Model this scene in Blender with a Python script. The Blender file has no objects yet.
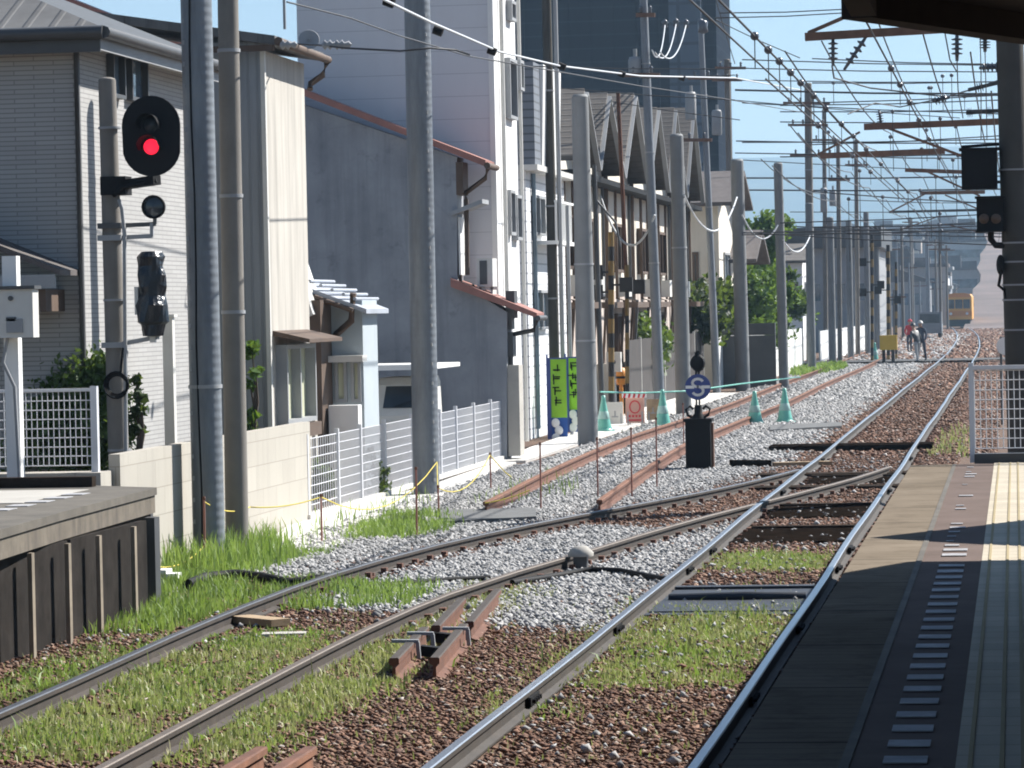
import bpy, bmesh, math, random
import numpy as np
from mathutils import Vector, Matrix
random.seed(7); rng = np.random.default_rng(7)
scn = bpy.context.scene
COL = scn.collection
R = math.radians
# ------------------------------------------------------------------ camera frame
F, CZ = 3600.0, 2.74
ROLL = R(-1.2)
_x = 503*math.cos(ROLL)-84*math.sin(ROLL); _y = 503*math.sin(ROLL)+84*math.cos(ROLL)
PITCH = math.atan(_y/F); YAW = math.atan(_x/F*math.cos(PITCH))
def ray(px, py):
    x = (px-512)/F; y = (384-py)/F
    x, y = x*math.cos(ROLL)-y*math.sin(ROLL), x*math.sin(ROLL)+y*math.cos(ROLL)
    d = (x, math.cos(PITCH)+y*math.sin(PITCH), -math.sin(PITCH)+y*math.cos(PITCH))
    return (d[0]*math.cos(YAW)-d[1]*math.sin(YAW), d[0]*math.sin(YAW)+d[1]*math.cos(YAW), d[2])
def oz(px, py, z=0.0):
    d = ray(px, py); t = (z-CZ)/d[2]; return Vector((d[0]*t, d[1]*t, z))
def ox(px, py, X):
    d = ray(px, py); t = X/d[0]; return Vector((X, d[1]*t, CZ+d[2]*t))
def oy(px, py, Y):
    d = ray(px, py); t = Y/d[1]; return Vector((d[0]*t, Y, CZ+d[2]*t))
# ------------------------------------------------------------------ mesh builder
class MB:
    def __init__(s): s.v=[]; s.f=[]; s.m=[]; s.s=[]
    def add(s, vs, fs, mi=0, sm=False):
        o=len(s.v); s.v += [tuple(p) for p in vs]
        for f in fs: s.f.append([i+o for i in f]); s.m.append(mi); s.s.append(sm)
        return s
    def box(s, x0,y0,z0,x1,y1,z1, mi=0):
        x0,x1=min(x0,x1),max(x0,x1); y0,y1=min(y0,y1),max(y0,y1); z0,z1=min(z0,z1),max(z0,z1)
        v=[(x0,y0,z0),(x1,y0,z0),(x1,y1,z0),(x0,y1,z0),(x0,y0,z1),(x1,y0,z1),(x1,y1,z1),(x0,y1,z1)]
        return s.add(v,[(3,2,1,0),(4,5,6,7),(0,1,5,4),(1,2,6,5),(2,3,7,6),(3,0,4,7)],mi)
    def beam(s, a, b, w, h, up=(0,0,1), mi=0):
        a=Vector(a); b=Vector(b); d=(b-a).normalized(); u=Vector(up)
        r=d.cross(u)
        if r.length<1e-4: r=d.cross(Vector((1,0,0)))
        r.normalize(); u=r.cross(d).normalized(); r*=w/2; u*=h/2
        v=[a-r-u,a+r-u,a+r+u,a-r+u,b-r-u,b+r-u,b+r+u,b-r+u]
        return s.add(v,[(0,1,2,3),(7,6,5,4),(0,4,5,1),(1,5,6,2),(2,6,7,3),(3,7,4,0)],mi)
    def cyl(s, a, b, r0, r1=None, n=14, mi=0, caps=True):
        if r1 is None: r1=r0
        a=Vector(a); b=Vector(b); d=(b-a).normalized()
        t=Vector((1,0,0)) if abs(d.x)<.9 else Vector((0,1,0))
        u=d.cross(t).normalized(); w=d.cross(u)
        vs=[]
        for c,r in ((a,r0),(b,r1)):
            for i in range(n):
                q=2*math.pi*i/n; vs.append(c+u*(r*math.cos(q))+w*(r*math.sin(q)))
        s.add(vs,[(i,(i+1)%n,n+(i+1)%n,n+i) for i in range(n)],mi,True)
        if caps: s.add(vs,[tuple(range(n))[::-1],tuple(range(n,2*n))],mi)
        return s
    def tube(s, pts, r, n=6, mi=0):
        pts=[Vector(p) for p in pts]; vs=[]; 
        for k,p in enumerate(pts):
            d=(pts[min(k+1,len(pts)-1)]-pts[max(k-1,0)]).normalized()
            t=Vector((0,0,1)) if abs(d.z)<.9 else Vector((1,0,0))
            u=d.cross(t).normalized(); w=u.cross(d)
            rr=r[k] if isinstance(r,(list,tuple)) else r
            for i in range(n):
                q=2*math.pi*i/n; vs.append(p+u*(rr*math.cos(q))+w*(rr*math.sin(q)))
        fs=[]
        for k in range(len(pts)-1):
            for i in range(n): fs.append((k*n+i,k*n+(i+1)%n,(k+1)*n+(i+1)%n,(k+1)*n+i))
        s.add(vs,fs,mi,True)
        s.add(vs,[tuple(range(n))[::-1],tuple(range(len(pts)*n-n,len(pts)*n))],mi)
        return s
    def prism(s, poly, vec, mi=0):
        vec=Vector(vec); a=[Vector(p) for p in poly]; b=[p+vec for p in a]; n=len(a)
        s.add(a+b,[tuple(range(n))[::-1],tuple(range(n,2*n))]+[(i,(i+1)%n,n+(i+1)%n,n+i) for i in range(n)],mi)
        return s
    def sphere(s, c, r, n=12, m=8, sc=(1,1,1), mi=0):
        c=Vector(c); vs=[]; 
        for j in range(m+1):
            t=math.pi*j/m
            for i in range(n):
                q=2*math.pi*i/n
                vs.append(c+Vector((r*sc[0]*math.sin(t)*math.cos(q),r*sc[1]*math.sin(t)*math.sin(q),r*sc[2]*math.cos(t))))
        fs=[(j*n+i,(j+1)*n+i,(j+1)*n+(i+1)%n,j*n+(i+1)%n) for j in range(m) for i in range(n)]
        return s.add(vs,fs,mi,True)
    def lathe(s, prof, base, n=16, mi=0, axis=(0,0,1)):
        base=Vector(base); ax=Vector(axis).normalized()
        t=Vector((1,0,0)) if abs(ax.x)<.9 else Vector((0,1,0))
        u=ax.cross(t).normalized(); w=ax.cross(u); vs=[]
        for r,h in prof:
            for i in range(n):
                q=2*math.pi*i/n; vs.append(base+ax*h+u*(r*math.cos(q))+w*(r*math.sin(q)))
        fs=[(k*n+i,k*n+(i+1)%n,(k+1)*n+(i+1)%n,(k+1)*n+i) for k in range(len(prof)-1) for i in range(n)]
        s.add(vs,fs,mi,True)
        return s.add(vs,[tuple(range(n))[::-1],tuple(range(len(prof)*n-n,len(prof)*n))],mi)
    def quad(s,a,b,c,d,mi=0): return s.add([a,b,c,d],[(0,1,2,3)],mi)
    def build(s, name, mats, parent=None, origin=None):
        if not isinstance(mats,(list,tuple)): mats=[mats]
        off = Vector(parent.get('_w',(0,0,0))) if parent else (Vector(origin) if origin is not None else s.base())
        me=bpy.data.meshes.new(name)
        me.from_pydata([tuple(Vector(p)-off) for p in s.v],[],s.f)
        for m in mats: me.materials.append(m)
        me.polygons.foreach_set('material_index',s.m); me.polygons.foreach_set('use_smooth',s.s)
        bm=bmesh.new(); bm.from_mesh(me); bmesh.ops.recalc_face_normals(bm,faces=bm.faces); bm.to_mesh(me); bm.free()
        me.update()
        o=bpy.data.objects.new(name,me); COL.objects.link(o)
        if parent: 
            o.parent=parent; o['_w']=tuple(off)
        else:
            o.location=off; o['_w']=tuple(off)
        return o
    def base(s):
        a=np.array(s.v); return Vector(((a[:,0].min()+a[:,0].max())/2,(a[:,1].min()+a[:,1].max())/2,a[:,2].min()))
def npmesh(name, V, Fc, mats, parent=None, mi=None, smooth=False):
    """V (n,3), Fc (m,k) index array"""
    me=bpy.data.meshes.new(name); n=len(V); m,k=Fc.shape
    off=np.array(parent['_w']) if parent else np.zeros(3)
    me.vertices.add(n); me.vertices.foreach_set('co',(V-off).astype(np.float32).ravel())
    me.loops.add(m*k); me.loops.foreach_set('vertex_index',Fc.astype(np.int32).ravel())
    me.polygons.add(m); me.polygons.foreach_set('loop_start',np.arange(0,m*k,k,dtype=np.int32))
    if not isinstance(mats,(list,tuple)): mats=[mats]
    for q in mats: me.materials.append(q)
    if mi is not None: me.polygons.foreach_set('material_index',mi.astype(np.int32))
    if smooth: me.polygons.foreach_set('use_smooth',np.ones(m,dtype=bool))
    me.update(calc_edges=True); me.validate()
    o=bpy.data.objects.new(name,me); COL.objects.link(o)
    if parent: o.parent=parent; o['_w']=tuple(off)
    else: o['_w']=(0,0,0)
    return o
def tag(o,label,cat,group=None):
    o['label']=label; o['category']=cat
    if group: o['group']=group
    return o
def thing(name,label,cat,loc=(0,0,0),group=None):
    o=bpy.data.objects.new(name,None); COL.objects.link(o); o.location=loc; o['_w']=tuple(loc); o.empty_display_size=.2
    return tag(o,label,cat,group)
def struct(o,kind='structure'): o['kind']=kind; return o
def dup(root,loc,label=None,group=None,rotz=None):
    r=root.copy(); COL.objects.link(r); r.location=loc; r['_w']=tuple(loc)
    if label: r['label']=label
    if group: r['group']=group
    if rotz is not None: r.rotation_euler=(0,0,rotz)
    for ch in list(root.children):
        c=ch.copy(); COL.objects.link(c); c.parent=r
        for g in list(ch.children):
            d=g.copy(); COL.objects.link(d); d.parent=c
    return r
# ------------------------------------------------------------------ materials
class NT:
    def __init__(s,name):
        s.mat=bpy.data.materials.new(name); s.mat.use_nodes=True
        s.t=s.mat.node_tree; s.b=s.t.nodes['Principled BSDF']; s.out=s.t.nodes['Material Output']
    def n(s,typ,**kw):
        nd=s.t.nodes.new(typ)
        for k,v in kw.items():
            if k.startswith('_'): setattr(nd,k[1:],v)
            else:
                key=k.replace('__',' ')
                s.inp(nd,key,v)
        return nd
    def inp(s,nd,key,v):
        sock=nd.inputs[int(key[1:])] if key[0]=='i' and key[1:].isdigit() else nd.inputs[key]
        if isinstance(v,bpy.types.NodeSocket): s.t.links.new(v,sock)
        else: sock.default_value=v
    def pos(s,obj=False):
        if obj: return s.n('ShaderNodeTexCoord').outputs['Object']
        return s.n('ShaderNodeNewGeometry').outputs['Position']
    def noise(s,vec,scale,detail=4,rough=.6,fac=True):
        nd=s.n('ShaderNodeTexNoise',Vector=vec,Scale=scale,Detail=detail,Roughness=rough); return nd.outputs[0]
    def map(s,vec,sc): return s.n('ShaderNodeMapping',Vector=vec,Scale=sc).outputs[0]
    def ramp(s,fac,stops):
        nd=s.n('ShaderNodeValToRGB',Fac=fac); e=nd.color_ramp.elements
        while len(e)<len(stops): e.new(.5)
        for el,(p,c) in zip(e,stops):
            el.position=p; el.color=c if len(c)==4 else (*c,1)
        return nd.outputs[0]
    def mix(s,fac,a,b,blend='MIX'):
        nd=s.n('ShaderNodeMix',_data_type='RGBA',_blend_type=blend)
        s.inp(nd,'i0',fac); 
        for i,v in ((6,a),(7,b)):
            if isinstance(v,tuple) and len(v)==3: v=(*v,1)
            s.inp(nd,'i%d'%i,v)
        return nd.outputs[2]
    def math(s,op,a,b=0.0):
        nd=s.n('ShaderNodeMath',_operation=op); s.inp(nd,'i0',a); s.inp(nd,'i1',b); return nd.outputs[0]
    def wall(s):
        p=s.n('ShaderNodeSeparateXYZ',Vector=s.pos()).outputs
        return s.n('ShaderNodeCombineXYZ',X=s.math('ADD',p[0],p[1]),Y=p[2]).outputs[0]
    def bump(s,h,strength=.3,dist=.02,normal=None):
        nd=s.n('ShaderNodeBump',Height=h,Strength=strength,Distance=dist)
        if normal is not None: s.inp(nd,'Normal',normal)
        return nd.outputs[0]
    def fin(s,col=None,rough=.7,metal=0.,normal=None,**kw):
        if col is not None: s.inp(s.b,'Base Color',(*col,1) if isinstance(col,tuple) and len(col)==3 else col)
        s.inp(s.b,'Roughness',rough); s.inp(s.b,'Metallic',metal)
        if normal is not None: s.inp(s.b,'Normal',normal)
        for k,v in kw.items(): s.inp(s.b,k.replace('__',' '),v)
        return s.mat
def cm(c,k): return tuple(min(1,max(0,x*k)) for x in c)
def M(name,col,rough=.75,metal=0.,var=.18,sc=1.5,fine=25,bump=.15,stain=0.,scol=(.07,.055,.04),streak=0.,spec=None):
    t=NT(name); p=t.pos()
    n1=t.noise(p,sc,5); n2=t.noise(p,fine,3)
    c=t.ramp(n1,[(.3,cm(col,1-var)),(.7,cm(col,1+var))])
    c=t.mix(t.math('MULTIPLY',n2,.35),c,cm(col,1-1.6*var))
    if stain:
        n3=t.noise(t.map(p,(1,1,.18 if streak else 1)),2.3 if not streak else 5.0,6,.7)
        c=t.mix(t.math('MULTIPLY',t.ramp(n3,[(.48,(0,0,0)),(.75,(1,1,1))]),stain),c,scol)
    kw={}
    if spec is not None: kw['Specular IOR Level']=spec
    return t.fin(c,rough,metal,t.bump(n2,bump,.01) if bump else None,**kw)
m={}
m['brownpole']=M('brownish_concrete',(.19,.175,.155),.8,var=.15,sc=2,stain=.35,scol=(.09,.08,.07),streak=1)
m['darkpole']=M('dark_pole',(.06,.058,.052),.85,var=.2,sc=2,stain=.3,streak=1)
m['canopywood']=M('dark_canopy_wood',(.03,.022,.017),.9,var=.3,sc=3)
m['concrete_pole']=M('pole_concrete',(.19,.20,.205),.75,var=.12,sc=2,stain=.35,scol=(.12,.12,.12),streak=1)
m['steel_pole']=M('galvanised_pole',(.20,.22,.245),.55,.15,var=.12,sc=3,stain=.25,scol=(.2,.21,.22),streak=1)
m['concrete']=M('concrete',(.42,.40,.36),.9,var=.12,sc=1.2,stain=.3,scol=(.16,.14,.12))
m['path']=M('pale_concrete',(.62,.60,.56),.9,var=.08,sc=.8,stain=.25,scol=(.3,.28,.25))
m['darkconc']=M('weathered_concrete',(.115,.102,.083),.95,var=.3,sc=3,stain=.5,scol=(.05,.045,.04))
m['fascia']=M('stained_concrete',(.14,.118,.09),.95,var=.3,sc=4,stain=.95,scol=(.05,.04,.035),streak=1)
m['black']=M('black_paint',(.008,.008,.009),.7,var=.2,bump=.05,spec=.2)
m['fencebrown']=M('dark_brown_slats',(.04,.033,.03),.85,var=.3)
m['ramp']=M('far_road_surface',(.15,.115,.105),.95,var=.35,sc=.12,stain=.5,scol=(.03,.03,.028))
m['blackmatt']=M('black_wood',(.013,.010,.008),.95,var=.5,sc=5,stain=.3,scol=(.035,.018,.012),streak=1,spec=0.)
m['panelboard']=M('worn_dark_panel',(.032,.028,.025),.95,var=.4,sc=3,stain=.6,scol=(.012,.010,.009),streak=1,spec=.05)
m['rust']=M('rust_steel',(.14,.06,.036),.85,var=.3,sc=5,stain=.4,scol=(.07,.03,.02))
m['rustlite']=M('orange_rust',(.20,.09,.05),.9,var=.35,sc=4,stain=.4,scol=(.10,.045,.03))
m['railside']=M('rail_side',(.042,.031,.024),.8,var=.3,sc=5,stain=.3)
m['railbase']=M('rail_grey_side',(.05,.043,.037),.75,.2,var=.25,sc=4,stain=.4,scol=(.07,.045,.03))
m['railtop']=M('rail_polished',(.55,.56,.58),.28,.9,var=.08,sc=8,bump=.03)
m['raildull']=M('rail_dull_top',(.15,.12,.095),.55,.3,var=.2,sc=6)
m['raildark']=M('rail_dark_top',(.10,.105,.115),.42,.5,var=.2,sc=6)
t=NT('ringed_steel_pole'); p=t.pos(); sp=t.n('ShaderNodeSeparateXYZ',Vector=p).outputs
n1=t.noise(t.map(p,(1,1,.18)),5,6,.7); c=t.ramp(n1,[(.35,(.13,.145,.165)),(.65,(.21,.23,.25))]); s=t.math('SINE',t.math('MULTIPLY',sp[2],62.8))
m['ringpole']=t.fin(c,.5,.15,t.bump(s,.12,.01))
m['white']=M('white_paint',(.78,.78,.76),.5,var=.05,bump=.04)
m['oldpost']=M('worn_post',(.24,.20,.15),.95,var=.3,sc=4,stain=.5,streak=1)
m['paleteal']=M('pale_teal_sleeve',(.33,.50,.46),.5,bump=0)
m['trough']=M('trough_concrete',(.12,.122,.122),.9,var=.2,sc=3)
m['whitefence']=M('white_coated_wire',(.62,.63,.66),.45,var=.04,bump=0)
m['offwhite']=M('offwhite_enamel',(.62,.61,.57),.5,var=.08,stain=.2,scol=(.3,.27,.22))
m['brown']=M('brown_paint',(.10,.065,.045),.7,var=.25)
m['brownbeam']=M('brown_steel_beam',(.16,.085,.055),.7,var=.3,sc=4)
m['darkgrey']=M('dark_grey_steel',(.07,.072,.075),.5,var=.2)
m['grey']=M('grey_paint',(.30,.31,.32),.6,var=.12)
m['insul']=M('porcelain_insulator',(.10,.11,.13),.25,var=.2,bump=0)
m['wire']=M('dark_wire',(.035,.037,.042),.6,var=.1,bump=0)
m['wirepale']=M('pale_cable',(.50,.53,.56),.6,var=.05,bump=0)
m['roofbrown']=M('brown_roof_metal',(.32,.14,.11),.6,var=.2,sc=3)
m['blueplaster']=M('blue_grey_plaster',(.26,.285,.32),.95,var=.2,sc=1.1,stain=.75,scol=(.13,.135,.15))
m['creamwall']=M('cream_plaster',(.66,.62,.54),.9,var=.06,sc=1,stain=.25,scol=(.42,.38,.32),streak=1)
m['pinkwall']=M('pinkish_plaster',(.50,.43,.38),.9,var=.08,sc=1,stain=.2,scol=(.3,.25,.2))
m['whitewall']=M('white_wall',(.74,.74,.73),.8,var=.05,sc=.7,stain=.15,scol=(.5,.5,.5),streak=1)
m['palebluewall']=M('pale_blue_wall',(.38,.43,.46),.9,var=.07)
m['curtain']=M('pale_curtain',(.45,.46,.33),.9,var=.1)
m['ochre']=M('faded_yellow',(.24,.155,.05),.7,var=.25)
m['yellow']=M('yellow_paint',(.60,.38,.04),.5,var=.1)
m['orange']=M('orange_paint',(.62,.24,.03),.5,var=.1)
m['trainyel']=M('train_yellow',(.72,.36,.05),.4,var=.05,bump=0)
m['red']=M('red_cloth',(.55,.04,.05),.8,var=.1)
m['navycloth']=M('navy_cloth',(.05,.06,.09),.9,var=.2)
m['skin']=M('skin',(.45,.27,.19),.6,var=.05,bump=0)
m['blue']=M('blue_cloth',(.03,.10,.36),.8,var=.15)
m['signblue']=M('sign_blue',(.03,.06,.24),.4,var=.05,bump=0)
m['lime']=M('lime_cloth',(.30,.62,.04),.8,var=.08,bump=0)
m['teal']=M('teal_plastic',(.14,.42,.34),.35,var=.12,bump=0)
m['rope']=M('yellow_rope',(.62,.50,.08),.8,var=.1)
m['stake']=M('pink_rust_stake',(.30,.13,.10),.8,var=.2)
m['wood']=M('weathered_wood',(.36,.26,.16),.9,var=.25,sc=6)
m['sleeper']=M('creosoted_sleeper',(.035,.026,.02),.95,var=.4,sc=5,spec=.02)
m['barkm']=M('bark',(.08,.06,.045),.95,var=.3,sc=6)
m['tyre']=M('rubber',(.02,.02,.02),.8,var=.2)
m['steelplate']=M('blue_grey_trough',(.03,.038,.052),.6,.2,var=.25,sc=4,stain=.3)
m['roofblue']=M('pale_blue_slate',(.34,.37,.42),.7,var=.15,sc=3)
m['rooftile']=M('dark_brown_tile',(.105,.09,.085),.75,var=.25,sc=3)
m['asphalt']=M('asphalt',(.06,.06,.06),.9,var=.15)
m['acunit']=M('ac_casing',(.60,.60,.57),.5,var=.05)
m['grille']=M('ac_grille',(.08,.085,.09),.6)
m['pinkboard']=M('pink_board',(.55,.30,.24),.7,var=.1)
m['board']=M('white_board',(.60,.60,.56),.6,var=.06)
m['gateblack']=M('crossing_black',(.02,.018,.018),.6)
def glass(name,col=(.03,.04,.05)):
    t=NT(name); n=t.noise(t.pos(),1.2,2)
    return t.fin(t.ramp(n,[(.35,cm(col,.6)),(.7,cm(col,1.6))]),.06)
m['glass']=glass('window_glass')
m['glassblue']=glass('blue_window_glass',(.10,.14,.18))
def emit(name,col,st):
    t=NT(name); return t.fin(cm(col,.6),.3,**{'Emission__Color':(*col,1),'Emission__Strength':st})
m['redlamp']=emit('lit_red_lens',(1,.015,.045),.75)
t=NT('blue_grey_plaster'); p=t.pos(); n1=t.noise(p,.9,6,.65); n2=t.noise(p,25,3); c=t.ramp(n1,[(.3,(.21,.222,.243)),(.7,(.33,.345,.37))])
st=t.ramp(t.noise(t.map(p,(2.2,2.2,.12)),2.0,6,.7),[(.46,(0,0,0)),(.72,(1,1,1))]); c=t.mix(t.math('MULTIPLY',st,.5),c,(.13,.138,.155))
sp2=t.ramp(t.noise(p,3.2,5,.7),[(.58,(0,0,0)),(.68,(1,1,1))]); c=t.mix(t.math('MULTIPLY',sp2,.45),c,(.15,.155,.17))
v=t.n('ShaderNodeTexVoronoi',Vector=t.mix(.25,p,t.n('ShaderNodeTexNoise',Vector=p,Scale=1.5).outputs[1]),Scale=.55,_feature='DISTANCE_TO_EDGE').outputs[0]; c=t.mix(t.math('MULTIPLY',t.math('LESS_THAN',v,.004),.12),c,(.12,.125,.14))
m['blueplaster']=t.fin(c,.95,0,t.bump(n2,.2,.01))
def bricks(name,c1,c2,mort,bw,rh,ms=.006,off=.5,rough=.8,bumpk=.5,stain=.25,spec=.4):
    t=NT(name); w=t.wall()
    b=t.n('ShaderNodeTexBrick',Vector=w,Color1=(*c1,1),Color2=(*c2,1),Mortar=(*mort,1),Scale=1.0)
    b.offset=off
    for k,v in (('Mortar Size',ms),('Mortar Smooth',.2),('Bias',0.0),('Brick Width',bw),('Row Height',rh)): b.inputs[k].default_value=v
    n=t.noise(t.pos(),1.1,5); c=t.mix(t.math('MULTIPLY',n,stain),b.outputs[0],cm(c1,.45))
    n3=t.noise(t.map(t.pos(),(1,1,.15)),4,5); c=t.mix(t.math('MULTIPLY',t.ramp(n3,[(.5,(0,0,0)),(.8,(1,1,1))]),stain),c,cm(c1,.5))
    return t.fin(c,rough,0,t.bump(b.outputs[1],-bumpk,.006),**{'Specular IOR Level':spec})
m['brick']=bricks('brick_siding',(.40,.395,.385),(.36,.355,.345),(.24,.235,.23),.45,.052,.007,bumpk=.3,stain=.12)
m['block']=bricks('block_wall',(.46,.43,.375),(.42,.39,.34),(.30,.275,.23),.80,.30,.006,stain=.35)
m['panelwhite']=bricks('white_panel_wall',(.68,.69,.72),(.66,.67,.70),(.50,.51,.54),30.0,.42,.008,bumpk=.2,stain=.12)
m['clap']=bricks('white_clapboard',(.72,.73,.74),(.70,.71,.72),(.40,.42,.44),30,.22,.02,stain=.1)
m['greyclap']=bricks('grey_clapboard',(.17,.19,.22),(.15,.17,.20),(.08,.09,.105),30,.17,.02,stain=.15)
m['tower']=bricks('navy_tower_wall',(.006,.012,.024),(.005,.010,.02),(.014,.022,.034),30,.95,.06,stain=.1,rough=.9,spec=.05)
m['towerband']=bricks('tower_grey_band',(.07,.10,.14),(.06,.085,.12),(.04,.055,.075),2.2,1.4,.12,off=0,stain=.1)
def ribbed(name,col,pitch=.12,axis='wall',rough=.55,metal=.2,depth=.6,stain=.3):
    t=NT(name); p=t.pos(); sp=t.n('ShaderNodeSeparateXYZ',Vector=p).outputs
    u=t.math('ADD',sp[0],sp[1]) if axis=='wall' else sp['XYZ'.index(axis)]
    s=t.math('SINE',t.math('MULTIPLY',u,2*math.pi/pitch)); r=t.ramp(s,[(.55,(0,0,0)),(.9,(1,1,1))])
    n=t.noise(t.map(p,(1,1,.2)),3,5); c=t.ramp(n,[(.3,cm(col,.8)),(.7,cm(col,1.15))])
    c=t.mix(t.math('MULTIPLY',r,.25),c,cm(col,.5))
    n3=t.noise(t.map(p,(1,1,.12)),5,5); c=t.mix(t.math('MULTIPLY',t.ramp(n3,[(.5,(0,0,0)),(.8,(1,1,1))]),stain),c,cm(col,.45))
    return t.fin(c,rough,metal,t.bump(r,depth,.02))
m['ribgrey']=ribbed('ribbed_steel_wall',(.25,.27,.29),.12)
m['ribcream']=ribbed('ribbed_cream_wall',(.45,.425,.38),.45,depth=.06,stain=.12,metal=0,rough=.8)
m['ribroof']=ribbed('standing_seam_roof',(.085,.09,.093),.40,axis='Y')
m['tileroof']=ribbed('grey_tile_roof',(.12,.12,.12),.30,axis='X',metal=0,rough=.8)
m['tileroofz']=ribbed('grey_shingle_roof',(.125,.112,.10),.14,axis='Z',metal=0,rough=.85,depth=.4)
def islands(name,stops,rough=.9,var=.3):
    t=NT(name); r=t.n('ShaderNodeNewGeometry').outputs['Random Per Island']
    c=t.ramp(r,stops); n=t.noise(t.pos(),30,3); c=t.mix(t.math('MULTIPLY',n,var),c,(.03,.025,.02))
    return t.fin(c,rough)
m['stonegrey']=islands('grey_ballast_stone',[(0,(.20,.20,.20)),(.35,(.30,.30,.298)),(.75,(.41,.405,.40)),(1,(.54,.53,.52))])
m['stonebrown']=islands('brown_ballast_stone',[(0,(.08,.04,.026)),(.4,(.17,.085,.053)),(.78,(.25,.13,.083)),(.93,(.34,.23,.165)),(1,(.42,.39,.36))])
def leafmat(name,stops,trans=.35):
    t=NT(name); r=t.n('ShaderNodeNewGeometry').outputs['Random Per Island']
    n=t.noise(t.pos(),.9,3); f=t.math('ADD',t.math('MULTIPLY',r,.6),t.math('MULTIPLY',n,.4))
    c=t.ramp(f,stops); t.fin(c,.55)
    tr=t.n('ShaderNodeBsdfTranslucent',Color=t.mix(.5,c,(.25,.35,.04)))
    mx=t.n('ShaderNodeMixShader',i0=trans,i1=t.b.outputs[0],i2=tr.outputs[0])
    t.t.links.new(mx.outputs[0],t.out.inputs[0]); return t.mat
m['thatch']=M('grass_thatch',(.17,.19,.07),.95,var=.35,sc=5,fine=60,stain=.5,scol=(.16,.10,.06))
m['grass']=leafmat('grass_blade',[(.15,(.11,.19,.045)),(.5,(.20,.31,.075)),(.8,(.31,.40,.13)),(1,(.46,.46,.24))],.4)
m['drygrass']=leafmat('dry_grass_blade',[(.1,(.19,.23,.08)),(.42,(.34,.36,.15)),(.75,(.48,.45,.25)),(1,(.58,.50,.34))],.35)
m['leaf']=leafmat('leaf',[(.1,(.02,.045,.012)),(.5,(.045,.095,.022)),(1,(.09,.16,.04))])
m['leafbright']=leafmat('bright_leaf',[(.1,(.04,.09,.015)),(.5,(.08,.17,.025)),(1,(.15,.26,.05))])
m['leafdark']=leafmat('dark_leaf',[(.1,(.012,.025,.01)),(.5,(.028,.055,.018)),(1,(.06,.09,.03))])
# ground
t=NT('ground_soil'); p=t.pos(); n1=t.noise(p,.35,6,.65); n2=t.noise(p,9,5,.7); n3=t.noise(p,45,3)
c=t.ramp(n1,[(.3,(.12,.07,.046)),(.55,(.17,.105,.07)),(.75,(.20,.145,.10))])
c=t.mix(t.ramp(n2,[(.4,(0,0,0)),(.65,(1,1,1))]),c,(.085,.05,.033))
m['soil']=t.fin(c,.95,0,t.bump(t.math('ADD',n2,n3),.7,.04))
t=NT('ballast_bed'); p=t.pos(); v=t.n('ShaderNodeTexVoronoi',Vector=p,Scale=17.0); 
c=t.ramp(t.n('ShaderNodeSeparateColor',Color=v.outputs['Color']).outputs[0],[(0,(.17,.175,.185)),(.5,(.30,.31,.325)),(1,(.46,.47,.49))])
c=t.mix(t.ramp(v.outputs['Distance'],[(.35,(0,0,0)),(.75,(1,1,1))]),c,(.06,.06,.065))
m['bed']=t.fin(c,.95,0,t.bump(v.outputs['Distance'],-.9,.04))
t=NT('platform_planks'); p=t.pos(); 
sp=t.n('ShaderNodeSeparateXYZ',Vector=p).outputs
n1=t.noise(p,.8,5); n2=t.noise(t.map(p,(.5,6,1)),6,4); n3=t.noise(p,60,2)
c=t.ramp(n1,[(.3,(.185,.153,.117)),(.7,(.27,.225,.175))])
c=t.mix(t.math('MULTIPLY',n2,.5),c,(.10,.082,.062))
n4=t.noise(p,2.6,7,.75); c=t.mix(t.math('MULTIPLY',t.ramp(n4,[(.5,(0,0,0)),(.7,(1,1,1))]),.55),c,(.075,.06,.047))
pl=t.math('LESS_THAN',t.math('FRACT',t.math('DIVIDE',sp[1],.16)),.10); c=t.mix(t.math('MULTIPLY',pl,.35),c,(.07,.055,.043))
jt=t.math('LESS_THAN',t.math('FRACT',t.math('DIVIDE',sp[1],1.9)),.012)
c=t.mix(jt,c,(.05,.045,.04))
m['platform']=t.fin(c,.95,0,t.bump(n3,.2,.004),**{'Specular IOR Level':.0})
m['platpink']=M('platform_inner_paving',(.15,.115,.10),.95,var=.15,sc=1.5,fine=60,stain=.3,spec=.05)
t=NT('tactile_tiles'); p=t.pos(); sp=t.n('ShaderNodeSeparateXYZ',Vector=p).outputs
g=t.math('LESS_THAN',t.math('FRACT',t.math('DIVIDE',sp[1],.30)),.03)
n1=t.noise(p,2.0,4); n2=t.noise(p,25,3); c=t.ramp(n1,[(.3,(.42,.37,.29)),(.7,(.54,.48,.38))]); c=t.mix(t.math('MULTIPLY',n2,.3),c,(.30,.27,.21))
rw=t.math('FRACT',t.math('DIVIDE',sp[1],.9)); c=t.mix(t.math('MULTIPLY',t.math('GREATER_THAN',rw,.66),.18),c,(.28,.26,.21))
c=t.mix(g,c,(.25,.22,.16)); m['tactile']=t.fin(c,.9,**{'Specular IOR Level':.08})
m['tactedge']=M('tactile_yellow_bar',(.34,.28,.17),.9,var=.12,spec=.08)
m['dash']=M('worn_white_mark',(.40,.40,.41),.85,var=.25,sc=6,stain=.5,scol=(.17,.16,.15),spec=.1)
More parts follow.
